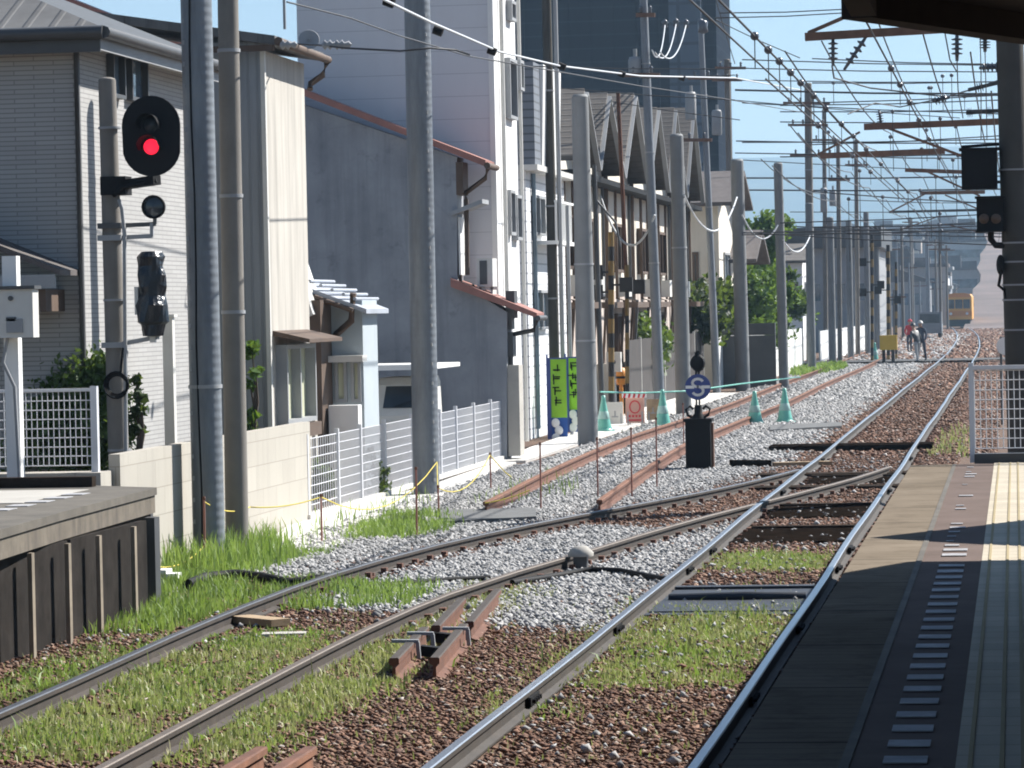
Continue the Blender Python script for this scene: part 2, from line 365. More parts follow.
# ------------------------------------------------------------------ camera, light
cd=bpy.data.cameras.new('camera'); cam=bpy.data.objects.new('camera',cd); COL.objects.link(cam)
cd.sensor_width=36; cd.lens=36*F/1024; cd.clip_start=.5; cd.clip_end=20000
cam.matrix_world=Matrix.Translation((0,0,CZ))@Matrix.Rotation(YAW,4,'Z')@Matrix.Rotation(math.pi/2-PITCH,4,'X')@Matrix.Rotation(ROLL,4,'Z')
scn.camera=cam
AZ,EL=R(50),R(42)
w=bpy.data.worlds.new('World'); scn.world=w; w.use_nodes=True
sky=w.node_tree.nodes.new('ShaderNodeTexSky'); sky.sky_type='NISHITA'; sky.sun_disc=False
sky.sun_elevation=EL; sky.sun_rotation=AZ; sky.air_density=1.0; sky.dust_density=.2; sky.ozone_density=4.0
bg=w.node_tree.nodes['Background']; w.node_tree.links.new(sky.outputs[0],bg.inputs[0]); bg.inputs[1].default_value=.052
sd=bpy.data.lights.new('sun','SUN'); sd.energy=5.0; sd.angle=R(.5); sd.color=(1,.96,.90)
so=bpy.data.objects.new('sun',sd); COL.objects.link(so)
so.rotation_euler=Vector((math.sin(AZ)*math.cos(EL),math.cos(AZ)*math.cos(EL),math.sin(EL))).to_track_quat('Z','Y').to_euler()
so.location=(20,30,40)
scn.view_settings.view_transform='Standard'; scn.view_settings.look='None'; scn.view_settings.exposure=1.12
scn.cycles.filter_width=1.9; scn.cycles.max_bounces=6; scn.cycles.volume_bounces=0; scn.cycles.transparent_max_bounces=8
# ------------------------------------------------------------------ ground sheets
def sheet(name,poly,z,mat):
    me=bpy.data.meshes.new(name); me.from_pydata([(x,y,z) for x,y in poly],[],[tuple(range(len(poly)))]); me.materials.append(mat)
    o=bpy.data.objects.new(name,me); COL.objects.link(o); o['_w']=(0,0,0); return struct(o)
def sm(t): return max(0,min(1,t))
def bend(y): return -3.0*max(0,(y-150)/212)**2
b=MB(); 
ys=[-40,0,8,16,24,32,40,60,80,100,130,160,200,250,300,340]
b.add([(-600,-60,0),(600,-60,0),(600,9000,0),(-600,9000,0)],[(0,1,2,3)])
struct(b.build('ground',m['soil'],origin=(0,0,0)))
# ballast sheet of the new line with an uneven outline
def jag(pts,a=.15,n=8):
    out=[]
    for i in range(len(pts)):
        p=Vector(pts[i]+(0,)); q=Vector(pts[(i+1)%len(pts)]+(0,))
        for k in range(n):
            v=p.lerp(q,k/n); out.append((v.x+random.uniform(-a,a),v.y+random.uniform(-a,a)))
    return out
GREY=[(-8.6,41),(-8.6,66),(-8.4,100),(-8.4,175),(-4.1,175),(-4.05,110),(-4.1,62),(-4.9,52),(-6.0,46.5),(-6.9,40.5),(-7.2,36.5),(-8.0,36.5)]
GREY2=[(-5.1,31.5),(-3.6,30.0),(-3.5,46.5),(-4.3,42.5),(-4.95,36)]
GREY3=[(-6.75,33),(-5.35,32),(-5.0,36.5),(-4.55,41),(-4.3,43.5),(-5.4,44.6),(-6.3,39.5)]
struct(sheet('ballast_bed',jag(GREY),.02,m['bed']))
struct(sheet('ballast_strip',jag(GREY2,.1),.02,m['bed'])); struct(sheet('ballast_infill',jag(GREY3,.08),.02,m['bed']))
# pale concrete path beside the wall
PATHP=[oz(*q,.05) for q in [(262,545),(300,516),(350,503),(420,488),(500,461),(516,462),(470,481),(430,502),(390,518),(335,545),(290,553)]]
b=MB(); b.prism([(p.x,p.y,0.0) for p in PATHP],(0,0,.05)); struct(b.build('footpath',m['path']))
b=MB(); b.prism([(-9.2,64,0),(-8.75,64,0),(-8.6,112,0),(-10.3,112,0),(-9.5,70,0)],(0,0,.045)); struct(b.build('pavement',m['path']))
sheet('crossing_road',[(-30,159.5),(20,159.5),(20,165),(-30,165)],.15,m['asphalt'])
# ------------------------------------------------------------------ tracks
def interp(pts,y):
    for (x0,y0),(x1,y1) in zip(pts,pts[1:]):
        if y<=y1 or (x1,y1)==pts[-1]: t=(y-y0)/(y1-y0); return x0+(x1-x0)*t
def smoothpath(pts,step=1.5):
    # Catmull-Rom through control points in order of distance
    out=[]; P=[Vector((*p,0)) for p in pts]; P=[P[0]*2-P[1]]+P+[P[-1]*2-P[-2]]
    for i in range(1,len(P)-2):
        n=max(1,int((P[i+1]-P[i]).length/step))
        for k in range(n):
            t=k/n; a,b_,c,d=P[i-1:i+3]
            out.append(.5*((2*b_)+(-a+c)*t+(2*a-5*b_+4*c-d)*t*t+(-a+3*b_-3*c+d)*t**3))
    out.append(P[-2]); return out
PROF=[(-.062,0),(.062,0),(.062,.014),(.012,.032),(.010,.095),(.033,.106),(.033,.135),(.026,.142),(-.026,.142),(-.033,.135),(-.033,.106),(-.010,.095),(-.012,.032),(-.062,.014)]
def rail(path,z0,mats,parent,name='rail',prof=PROF):
    bb=MB(); n=len(prof); vs=[]
    for k,p in enumerate(path):
        d=(path[min(k+1,len(path)-1)]-path[max(k-1,0)]); d.z=0; d.normalize(); r=Vector((d.y,-d.x,0))
        zz=z0(p.y) if callable(z0) else z0
        for (u,h) in prof: vs.append(Vector((p.x,p.y,zz+h))+r*u)
    fs=[];ms=[]
    for k in range(len(path)-1):
        for i in range(n):
            bb_f=(k*n+i,k*n+(i+1)%n,(k+1)*n+(i+1)%n,(k+1)*n+i); fs.append(bb_f); ms.append(1 if i in (6,7,8,9) else 0)
    bb.add(vs,fs); bb.m=ms
    bb.add(vs,[tuple(range(n))[::-1],tuple(range(len(path)*n-n,len(path)*n))])
    return bb.build(name,mats,parent)
Z0=.018
def sleeper_mesh(w=2.2,l=.22,h=.13,gauge=1.5):
    bb=MB(); bb.box(-w/2,-l/2,-h,w/2,l/2,0)
    for s in (-1,1):
        bb.box(s*gauge/2-.16,-.08,.001,s*gauge/2+.16,.08,.012,1)
        for q in (-1,1):
            for e in (-.045,.045): bb.box(s*gauge/2+q*.105-.022,e-.018,.012,s*gauge/2+q*.105+.022,e+.018,.045,1)
    me_o=bb.build('sleeper',[m['sleeper'],m['rust']],origin=(0,0,0)); me=me_o.data; bpy.data.objects.remove(me_o); return me
SLM=sleeper_mesh(); SLL=sleeper_mesh(3.0,.26,.15)
def put_sleepers(parent,centre,y0,y1,step,mesh,z=.016,mat=None,jit=.04,wfun=None):
    y=y0; n=0
    base=Vector(parent['_w'])
    while y<y1 and n<98:
        x=centre(y); dx=centre(y+.5)-centre(y-.5)
        o=bpy.data.objects.new('sleeper',mesh); COL.objects.link(o); o.parent=parent
        o.location=Vector((x+random.uniform(-.05,.05),y+random.uniform(-jit,jit),z+random.uniform(-.012,.004)))-base
        o.rotation_euler=(0,0,-math.atan(dx)*.9+random.uniform(-.015,.015)); y+=step; n+=1
    return y
def mainc(y): return -2.56+bend(y)
T1=thing('railway_track','main running track with two bright polished rails beside the right platform','railway track',(-2.56,20,0),'railway tracks')
# the drawn main line, both rails
ysm=list(np.arange(6,64,2.0))+list(np.arange(64,160,6.0))+list(np.arange(160,380,10.0))
def wob(y,a): return a*math.sin(y*.21+1.0)+a*.6*math.sin(y*.53)
rail([Vector((mainc(y)-.78+wob(y,.012),y,0)) for y in ysm],Z0,[m['railbase'],m['railtop']],T1)
rail([Vector((mainc(y)+.72+wob(y+5,.012),y,0)) for y in ysm],Z0,[m['railbase'],m['railtop']],T1)
for yy in (24.3,29.6,36.2,39.0,51.0,61.5):
    for sx in (-.78,.72):
        x=mainc(yy)+sx; bb=MB(); bb.box(x+.014,yy-.22,.06,x+.05,yy+.22,.118); bb.box(x-.05,yy-.22,.06,x-.014,yy+.22,.118)
        for q in (-.15,-.05,.05,.15): bb.cyl((x+.05,yy+q,.09),(x+.075,yy+q,.09),.016,n=6)
        bb.build('fishplate',m['black'],T1)
put_sleepers(T1,mainc,33.5,110,.80,SLM,.018)
bb=MB()
for i in range(70):
    y=110+i*.85; x=mainc(y); bb.box(x-1.1,y-.12,-.05,x+1.1,y+.12,.022)
o=bb.build('sleeper_row',m['sleeper'],T1); o['kind']='stuff'
# long creosoted turnout timbers under the points
bb_l=[(53.0,-2.75,2.6),(57.0,-2.75,2.7)]
for (y,x,wid) in bb_l:
    bb=MB(); bb.box(x-wid/2,y-.30,-.05,x+wid/2,y+.30,.07); o=bb.build('timber',m['sleeper'],T1)
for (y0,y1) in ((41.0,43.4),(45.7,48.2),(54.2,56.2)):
    struct(sheet('dark_bed_sheet',jag([(-3.24,y0),(-1.93,y0),(-1.93,y1),(-3.24,y1)],.05,6),.046,m['blackmatt']))  # flat near-black sheet laid between the main rails
    bb=MB(); bb.box(-3.2,y1+.02,-.02,-1.95,y1+.24,.07); bb.build('timber',m['sleeper'],T1)
# siding (turnout) track
SL=[(-6.62,14),(-6.66,20),(-6.74,25),(-6.86,30),(-6.80,35),(-6.42,39.4),(-5.88,42.9),(-5.25,46),(-4.45,49.7),(-3.85,53.2),(-3.42,56.5)]
SR=[(-5.25,14),(-5.27,20),(-5.31,24),(-5.32,29),(-5.2,32.5),(-4.95,35.2),(-4.62,37.8),(-4.25,41),(-3.80,44.4),(-3.16,48.4),(-2.42,53.3),(-2.02,57.0)]
T2=thing('railway_track','dull curved siding track swinging from the left platform into the main track','railway track',(-6,20,0),'railway tracks')
rail(smoothpath(SL),Z0,[m['railside'],m['raildark']],T2); rail(smoothpath(SR),Z0,[m['railside'],m['raildull']],T2)
def sidc(y): return (interp(SL,y)+interp(SR,y))/2
put_sleepers(T2,sidc,29,46,.62,SLM,.016)
def nodes_clip(path,parent):
    me=None
    for p in path:
        if me is None:
            bb=MB()
            for s in (-.1,.1): bb.box(s-.03,-.05,0,s+.03,.05,.055)
            bb.box(-.13,-.09,-.03,.13,.09,.0); o=bb.build('rail_clip',m['rust'],origin=(0,0,0)); me=o.data; bpy.data.objects.remove(o)
        o=bpy.data.objects.new('rail_clip',me); COL.objects.link(o); o.parent=parent; o.location=p+Vector((0,0,.03))-Vector(parent['_w'])
nodes_clip([p for p in smoothpath(SR,.62) if 30<p.y<53],T2); nodes_clip([p for p in smoothpath(SL,.62) if 33<p.y<55],T2)
# new, unfinished rusty track
NL=[(-7.03,47.4),(-7.40,58),(-7.62,70),(-7.50,82),(-7.42,95),(-7.6,120),(-7.6,150),(-7.9,200)]
NR=[(-5.52,47.5),(-5.86,57),(-6.14,68),(-6.1,80),(-6.0,95),(-6.1,120),(-6.05,150),(-6.4,200)]
T3=thing('railway_track','unfinished new track of rusty red rails ending in grey ballast','railway track',(-6.3,47,0),'railway tracks')
BIG=[(u*1.25,h*1.2) for u,h in PROF]
rail(smoothpath(NL),.03,[m['rust'],m['rustlite']],T3,prof=BIG); rail(smoothpath(NR),.03,[m['rust'],m['rustlite']],T3,prof=BIG)
def newc(y): return (interp(NL,y)+interp(NR,y))/2
SLC=SLM.copy(); SLC.materials.clear(); SLC.materials.append(m['concrete']); SLC.materials.append(m['rust'])
put_sleepers(T3,newc,49,118,.72,SLC,.012)
# timber crossing boards on the main track
bb=MB()
for k,(y,z) in enumerate([(66.6,.10),(67.0,.105),(67.4,.10)]): bb.box(-4.55,y-.19,.02,-1.55,y+.19,z+.03)
tag(bb.build('crossing_boards',m['blackmatt']),'low dark timber boards laid across the main track beyond the points','timber boards')
for q,l in (((752,466),'short charred black timber offcut lying on the grey ballast'),):
    p=oz(*q,.05); bb=MB(); bb.obj=None
    bb.beam((p.x-.35,p.y-.1,.09),(p.x+.3,p.y+.1,.07),.2,.14); tag(bb.build('timber_offcut',m['blackmatt']),l,'timber')
    bb=MB(); bb.beam((p.x+.35,p.y+.12,.06),(p.x+1.3,p.y+.35,.06),.22,.08); tag(bb.build('timber_plank',m['wood']),'pale weathered plank lying on ballast beside the main rail','plank')
# cable trough crossing the main track
bb=MB(); bb.box(-3.26,31.7,-.02,-1.93,34.1,.05); bb.box(-3.28,31.45,.0,-1.9,31.68,.04); bb.box(-3.26,34.12,0,-1.93,34.3,.075); bb.tube([(-3.2,32.95,.06),(-2.5,32.9,.08),(-1.95,32.98,.06)],.05)
tag(bb.build('cable_duct',m['steelplate']),'blue grey steel cable duct lying between the main rails','cable duct')
# concrete trough beside the new track
def slab(name,quad_px,z,h,mat,label,cat):
    P=[oz(*q,z) for q in quad_px]; bb=MB(); bb.prism([(p.x,p.y,z) for p in P],(0,0,h)); return tag(bb.build(name,mat),label,cat)
slab('cable_trough',[(440,514),(536,512),(536,521),(440,526)],.03,.06,m['trough'],'grey concrete trough lid lying by the dead ended rusty rails','cable trough')
slab('cable_trough',[(770,428),(842,425),(842,429),(770,433)],.03,.07,m['trough'],'grey concrete trough section beside the main line near the teal cones','cable trough')
slab('cable_trough',[(560,470),(780,436),(770,430),(720,434)],.025,.02,m['path'],'pale concrete strip crossing under the rusty new track','cable trough') if False else None
GP=[[(0,722),(105,672),(240,640),(330,636),(245,690),(135,755),(80,768),(0,768)],[(0,690),(100,645),(190,645),(120,680),(0,712)],[(170,768),(235,712),(395,640),(420,650),(330,715),(240,768)],
[(590,690),(640,650),(655,622),(795,610),(788,640),(750,668),(745,688)],[(705,572),(735,556),(830,558),(822,573)],[(150,585),(245,588),(250,603),(190,632),(115,645),(150,612)],[(262,612),(275,596),(350,590),(415,594),(400,612)],[(560,680),(605,625),(650,603),(640,622),(600,655)]]
GPW=[[tuple(oz(*q)[:2]) for q in pp] for pp in GP]
def ingrass(P):
    r=np.zeros(len(P),bool)
    for pp in GPW: r|=inside(P+rng.normal(0,.22,P.shape),pp)
    return r
# ------------------------------------------------------------------ scattered stones
OCT=np.array([[1,0,0],[-1,0,0],[0,1,0],[0,-1,0],[0,0,1],[0,0,-1]],float)
OF=np.array([[0,2,4],[2,1,4],[1,3,4],[3,0,4],[2,0,5],[1,2,5],[3,1,5],[0,3,5]])
def inside(P,poly):
    x,y=P[:,0],P[:,1]; r=np.zeros(len(P),bool); n=len(poly); j=n-1
    for i in range(n):
        xi,yi=poly[i]; xj,yj=poly[j]
        c=((yi>y)!=(yj>y))&(x<(xj-xi)*(y-yi)/(yj-yi+1e-9)+xi); r^=c; j=i
    return r
def stones(name,P,size,z,mat,label=None,flat=.7):
    n=len(P); V=np.repeat(OCT[None],n,0)*(1+.45*(rng.random((n,6,3))-.5)*2)
    s=size*(.55+.9*rng.random(n)**1.6); V*=s[:,None,None]; V*=np.stack([np.ones(n),.6+.5*rng.random(n),flat*(.6+.6*rng.random(n))],1)[:,None,:]
    q=rng.random(n)*6.283; c,sn=np.cos(q),np.sin(q); tl=(rng.random(n)-.5)*1.2
    ct,st=np.cos(tl),np.sin(tl); y=V[:,:,1]*ct[:,None]-V[:,:,2]*st[:,None]; zz=V[:,:,1]*st[:,None]+V[:,:,2]*ct[:,None]
    x=V[:,:,0]; V=np.stack([x*c[:,None]-y*sn[:,None],x*sn[:,None]+y*c[:,None],zz],2)
    V+=np.stack([P[:,0],P[:,1],z+rng.random(n)*.03],1)[:,None,:]
    Fc=(OF[None]+(np.arange(n)*6)[:,None,None]).reshape(-1,3)
    o=npmesh(name,V.reshape(-1,3),Fc,mat); return struct(o,'stuff')
def scatter(x0,x1,y0,y1,dens):
    n=int((x1-x0)*(y1-y0)*dens); return np.stack([x0+(x1-x0)*rng.random(n),y0+(y1-y0)*rng.random(n)],1)
def sr_x(y): return np.interp(y,[p[1] for p in SR],[p[0] for p in SR])
def sl_x(y): return np.interp(y,[p[1] for p in SL],[p[0] for p in SL])
def notrail(P,w=.09):
    k=np.ones(len(P),bool)
    mc=np.array([mainc(y) for y in P[:,1]])
    for xr in (mc-.78,mc+.72): k&=np.abs(P[:,0]-xr)>w
    s=P[:,1]<57
    k&=~(s&(np.abs(P[:,0]-sr_x(P[:,1]))<w)); k&=~(s&(np.abs(P[:,0]-sl_x(P[:,1]))<w))
    for A in (NL,NR):
        xr=np.interp(P[:,1],[p[1] for p in A],[p[0] for p in A]); k&=~((P[:,1]>47.4)&(np.abs(P[:,0]-xr)<w))
    return k
def zone(P):
    g=inside(P+rng.normal(0,.28,P.shape),GREY)|inside(P+rng.normal(0,.26,P.shape),GREY2)|inside(P+rng.normal(0,.2,P.shape),GREY3)
    nr=np.zeros(len(P),bool)
    for A in (SL,SR): nr|=(P[:,1]<57)&(np.abs(P[:,0]-np.interp(P[:,1],[p[1] for p in A],[p[0] for p in A]))<.30)
    g&=~(nr&(rng.random(len(P))<.55))
    return g^(rng.random(len(P))<np.where(g,.03,.012))
pts=[scatter(-8.7,-3.3,29,62,650),scatter(-8.5,-3.7,62,100,190),scatter(-8.5,-3.7,100,172,60)]
for k,(P,sz) in enumerate(zip(pts,(.033,.048,.075))):
    P=P[zone(P)&notrail(P)]; stones('ballast',P,sz,.02,m['stonegrey'])
pts=[scatter(-8.3,-1.0,17,32,680),scatter(-8.0,-1.0,32,64,480),scatter(-5.2,-.4,64,110,130),scatter(-5.2,2,110,160,50)]
for P,sz in zip(pts,(.025,.03,.05,.08)):
    P=P[~zone(P)&notrail(P)]; 
    keep0=None
    # thin out where sleepers lie clear between the rails
    keep=~((P[:,1]>50)&(np.abs(P[:,0]+2.56)<1.15)&(np.abs(np.mod(P[:,1]-33.1,.8)-.4)<.17)&(rng.random(len(P))<.9)); keep&=~((np.abs(P[:,1]-32.9)<1.4)&(np.abs(P[:,0]+2.56)<.75))
    for (y0,y1) in ((41.0,43.4),(45.7,48.2),(54.2,56.2)): keep&=~((P[:,1]>y0-.05)&(P[:,1]<y1+.25)&(P[:,0]>-3.3)&(P[:,0]<-1.88)&(rng.random(len(P))<.96))
    for (y,x,wid) in bb_l: keep&=~((np.abs(P[:,1]-y)<.36)&(np.abs(P[:,0]-x)<wid/2)&(rng.random(len(P))<.98))
    keep&=~(ingrass(P)&(rng.random(len(P))<.8))
    stones('dirty_ballast',P[keep],sz,.008,m['stonebrown'],flat=.5)
P=scatter(-3.3,-1.9,20,64,9); stones('dirty_ballast',P[notrail(P)],.03,.03,m['stonegrey'])
P=scatter(-9,2,166,345,9); stones('dirty_ballast',P[notrail(P)],.14,.02,m['stonebrown']); P=scatter(-9,-3.5,166,300,5); stones('ballast',P,.15,.02,m['stonegrey'])
P=scatter(.3,4,38,100,90); stones('dirty_ballast',P,.06,.01,m['stonebrown'])
# ------------------------------------------------------------------ grass
def blades(name,P,h,mat,lean=.5,w=.007):
    n=len(P); hh=h*(.35+.9*rng.random(n)); q=rng.random(n)*6.283; a=rng.random(n)*lean; qa=rng.random(n)*6.283
    ww=w*(.7+.8*rng.random(n)); dx,dy=np.cos(q)*ww,np.sin(q)*ww
    lx,ly=np.cos(qa)*a*hh,np.sin(qa)*a*hh; z0=np.zeros(n)
    b0=np.stack([P[:,0]-dx,P[:,1]-dy,z0],1); b1=np.stack([P[:,0]+dx,P[:,1]+dy,z0],1)
    m0=np.stack([P[:,0]+lx*.35-dx*.8,P[:,1]+ly*.35-dy*.8,hh*.6],1); m1=np.stack([P[:,0]+lx*.35+dx*.8,P[:,1]+ly*.35+dy*.8,hh*.6],1)
    tp=np.stack([P[:,0]+lx,P[:,1]+ly,hh*(1-.35*a)],1)
    V=np.stack([b0,b1,m0,m1,tp],1).reshape(-1,3); i=np.arange(n)[:,None]*5
    Fc=np.concatenate([i+np.array([[0,1,3]]),i+np.array([[0,3,2]]),i+np.array([[2,3,4]])])
    return struct(npmesh(name,V,Fc,mat),'stuff')
def patch(pixpoly,dens,h,clump=.5,z=0):
    W=np.array([oz(*q)[:2] for q in pixpoly]); lo,hi=W.min(0),W.max(0)
    P=scatter(lo[0],hi[0],lo[1],hi[1],dens); P=P[inside(P+rng.normal(0,.18,P.shape),[tuple(p) for p in W])]
    # clumpiness
    C=scatter(lo[0]-.5,hi[0]+.5,lo[1]-.5,hi[1]+.5,3.0); 
    if len(P)==0: return P
    d=np.full(len(P),9.)
    for c in C: d=np.minimum(d,np.hypot(P[:,0]-c[0],(P[:,1]-c[1])*.8))
    return P[rng.random(len(P))<np.clip(1.15-d*clump*4.6,.03,1)]
def grow(polys,dens,h,mat,clump,lean=.5,w=.007,name='grass'):
    P=np.concatenate([patch(p,dens,h,clump) for p in polys]); P=P[notrail(P,.045)]; blades(name,P,h,mat,lean,w)
grow([[(150,545),(275,548),(300,562),(240,578),(150,585)],[(150,580),(250,582),(255,600),(190,630),(110,640),(148,612)],[(365,528),(400,514),(440,520),(440,538),(360,545)],
      [(262,595),(300,585),(350,590),(420,592),(405,612),(330,613),(262,612)]],1500,.16,m['grass'],.6)
grow([[(150,548),(275,548),(285,572),(240,576),(150,580)]],500,.36,m['grass'],.5,.4)
grow([[(270,548),(300,555),(345,548),(360,540),(330,558),(270,566)]],900,.12,m['grass'],.6)
grow([[(0,680),(110,640),(200,640),(120,680),(0,705)],[(0,720),(110,668),(240,640),(300,650),(240,690),(120,755),(80,768),(0,768)],[(150,650),(200,632),(330,628),(360,625),(300,655)]],1000,.07,m['grass'],.6,.7)
grow([[(0,720),(110,668),(260,640),(330,640),(240,690),(130,755),(80,768),(0,768)],[(170,768),(230,715),(400,640),(420,660),(330,720),(240,768)],[(290,690),(380,640),(420,615),(450,600),(500,590),(520,600),(440,640),(390,700),(330,720)]],1100,.09,m['drygrass'],.55,.6)
grow([[(430,605),(480,585),(560,595),(520,612),(440,615)],[(540,670),(600,620),(650,600),(660,605),(610,650),(560,690)],[(470,735),(540,660),(560,660),(520,720)],[(440,590),(500,583),(520,600),(470,605)]],1000,.075,m['drygrass'],.5)
grow([[(700,560),(730,553),(832,556),(825,573),(700,576)],[(610,640),(650,605),(795,605),(790,640),(760,655),(620,650)],[(580,690),(600,660),(750,665),(740,690)],[(545,720),(580,700),(580,720)]],1300,.07,m['drygrass'],.45,.55)
grow([[(710,562),(740,556),(825,560),(815,572),(715,574)],[(590,690),(620,650),(760,655),(740,690)],[(530,690),(560,680),(575,720),(540,725)]],600,.07,m['grass'],.6)
grow([[(0,768),(0,600),(450,590),(650,600),(830,570),(790,640),(700,768)]],60,.07,m['drygrass'],.3)
grow([[(795,372),(840,366),(845,370),(800,378)]],140,.3,m['grass'],.2,.5,.03)
grow([[(925,458),(965,425),(968,460)]],120,.14,m['drygrass'],.5,.5,.012)
grow([[(260,548),(420,490),(430,505),(300,555)],[(480,505),(560,470),(570,500),(480,512)]],25,.25,m['grass'],.3,.4)
P=np.concatenate([scatter(-7.4,-1.9,19,42,2600)]); P=P[ingrass(P)&notrail(P,.045)]
cl=np.array([[random.uniform(-7.4,-1.9),random.uniform(19,42)] for _ in range(190)]); dm=np.full(len(P),9.)
for c_ in cl: dm=np.minimum(dm,np.hypot(P[:,0]-c_[0],P[:,1]-c_[1]))
P=P[rng.random(len(P))<np.clip(1.3-dm*2.7,.03,1)]
Q=P[rng.random(len(P))<.022]; blades('grass',Q,.17,m['drygrass'],.55,.004); Q=P[rng.random(len(P))<.012]; blades('grass',Q,.14,m['grass'],.9,.010)
h_=rng.random(len(P)); blades('grass',P[h_<.66],.06,m['drygrass'],.8,.006); blades('grass',P[h_>=.66],.065,m['grass'],.7,.006)
# ------------------------------------------------------------------ right platform
PZ=1.12
RP=thing('station_platform','right hand station platform with worn paving and cream tactile strip','platform',(0,20,0))
b=MB(); b.prism([(-1.05,-5,PZ-.14),(-.62,-5,PZ-.14),(-.62,36.05,PZ-.14),(-1.05,36.0,PZ-.14)],(0,0,.14)); b.build('edge_slab',m['platform'],RP)
b=MB(); b.box(-.62,-5,PZ-.14,-.235,36.1,PZ-.002); b.build('paved_strip',m['platpink'],RP)
b=MB(); b.box(-.98,-5,0,-.05,35.9,PZ-.141); b.box(-.05,-5,0,4,35.9,PZ-.141); b.build('platform_wall',m['darkconc'],RP)
b=MB(); b.box(.43,-5,PZ-.14,4,36.2,PZ-.001); b.build('inner_paving',m['platform'],RP)
b=MB(); b.box(-.235,-5,PZ-.14,.43,36.2,PZ+.001); b.build('tactile_strip',m['tactile'],RP)
b=MB()
for x in (-.185,-.075,-.0,.075,.155,.23,.305,.38): b.box(x-.008,-5,PZ+.001,x+.008,36.2,PZ+.006)
b.build('tactile_bars',m['tactedge'],RP)
b=MB(); b.box(-.640,-5,PZ+.0,-.605,36.0,PZ+.004); b.build('edge_joint',m['darkconc'],RP)
i=0; y=12.2
while y<35.5:
    j=random.uniform(-.01,.01); 
    if y<21.5 or (y<36 and i%1==0 and random.random()<(.9 if y<25 else .35)):
        k=1 if y<23.5 else random.uniform(.3,.8)
        b2=MB(); b2.box(-.49-.0,y,PZ+.002,-.49+.155*k,y+.19*k+j,PZ+.006); b2.build('white_dash',m['dash'],RP)
    y+=.47-.0; i+=1
# end fence of the right platform
def mesh_panel(bb,p0,p1,z0,z1,sx=.055,sz=.09,r=.0045,zf=None):
    p0=Vector(p0);p1=Vector(p1); L=(p1-p0).length; n=int(L/sx)
    zf=zf or (lambda t:0)
    for i in range(n+1):
        q=p0.lerp(p1,i/n); dz=zf(i/n); bb.cyl((q.x,q.y,z0+dz),(q.x,q.y,z1+dz),r,n=4,caps=False)
    k=int((z1-z0)/sz)
    for j in range(k+1):
        z=z0+(z1-z0)*j/k
        bb.cyl((p0.x,p0.y,z+zf(0)),(p1.x,p1.y,z+zf(1)),r*1.1,n=4,caps=False)
FR=thing('mesh_fence','white wire mesh fence closing the end of the right platform','fence',(.3,36.35,PZ),'white mesh fences')
b=MB(); mesh_panel(b,(-.42,36.35,0),(1.6,36.35,0),PZ+.14,PZ+.92); b.build('mesh_panel',m['whitefence'],FR)
for x in (-.45,1.62): b=MB(); b.box(x-.025,36.32,PZ,x+.025,36.38,PZ+1.0); b.build('post',m['whitefence'],FR)
b=MB(); b.box(-.47,36.31,PZ+.93,1.6,36.39,PZ+.97); b.build('top_rail',m['whitefence'],FR)
b=MB(); b.box(-.43,36.25,PZ-.05,2,36.42,PZ+.09); tag(b.build('kerb_beam',m['darkgrey']),'dark kerb beam across the end of the right platform','kerb')
b=MB(); b.box(.16,36.28,PZ+.42,.24,36.3,PZ+.48); tag(b.build('notice_plate',m['yellow']),'tiny yellow and white plate tied to the right fence mesh','plate')
# ------------------------------------------------------------------ left platform
LZ=1.12
LP=thing('station_platform','weathered left hand platform end carried on dark panels between thin posts','platform',(-8,30,0))
E_=[(-7.72,20),(-7.80,26.5),(-8.0,29.6),(-8.16,33.6)]
b=MB(); b.prism([(x,y,LZ-.07) for x,y in E_]+[(-9.1,34.3,LZ-.07),(-13,34.2,LZ-.07),(-13,20,LZ-.07)],(0,0,.07)); b.build('top_slab',m['darkconc'],LP)
b=MB()
for (a,c) in zip(E_,E_[1:]): b.prism([(a[0]-.02,a[1],LZ-.24),(c[0]-.02,c[1],LZ-.24),(c[0]-.02,c[1],LZ-.071),(a[0]-.02,a[1],LZ-.071)],(-.14,0,0))
b.prism([(-8.18,33.58,LZ-.24),(-9.1,34.28,LZ-.24),(-9.1,34.28,LZ-.071),(-8.18,33.58,LZ-.071)],(0,-.14,0))
b.build('fascia',m['fascia'],LP)
for px,yb in ((35,667),(72,655),(103,640),(138,620),(-6,690),(-50,700)):
    p=ox(px,600,-7.86); b=MB(); b.box(-7.905,p.y-.04,0,-7.868,p.y+.04,LZ-.25); b.build('post',m['oldpost'],LP)
for a,c in ((20,25.4),(25.5,26.45),(26.55,27.5),(27.6,28.55),(28.65,29.7),(29.8,32.5)):
    b=MB(); b.box(-8.06,a,0,-8.0,c,LZ-.25); b.build('panel',m['panelboard'],LP)
b=MB(); b.box(-8.12,32.9,0,-8.02,33.1,LZ-.25); b.box(-12,33.9,0,-8.3,34.0,LZ-.25); b.build('end_panel',m['darkgrey'],LP)
# kerb beam, white marks
p=oz(100,484,LZ+.02); b=MB(); b.box(-13,33.85,LZ+.002,-8.86,34.0,LZ+.10); b.build('end_kerb',m['sleeper'],LP)
b=MB(); b.box(-11,31.0,LZ+.002,-8.75,33.3,LZ+.006); b.build('pale_paving',m['concrete'],LP)
for k in range(6): b=MB(); b.box(-8.75,29.2+k*.62,LZ+.003,-8.55,29.5+k*.62,LZ+.008); b.build('white_mark',m['dash'],LP)
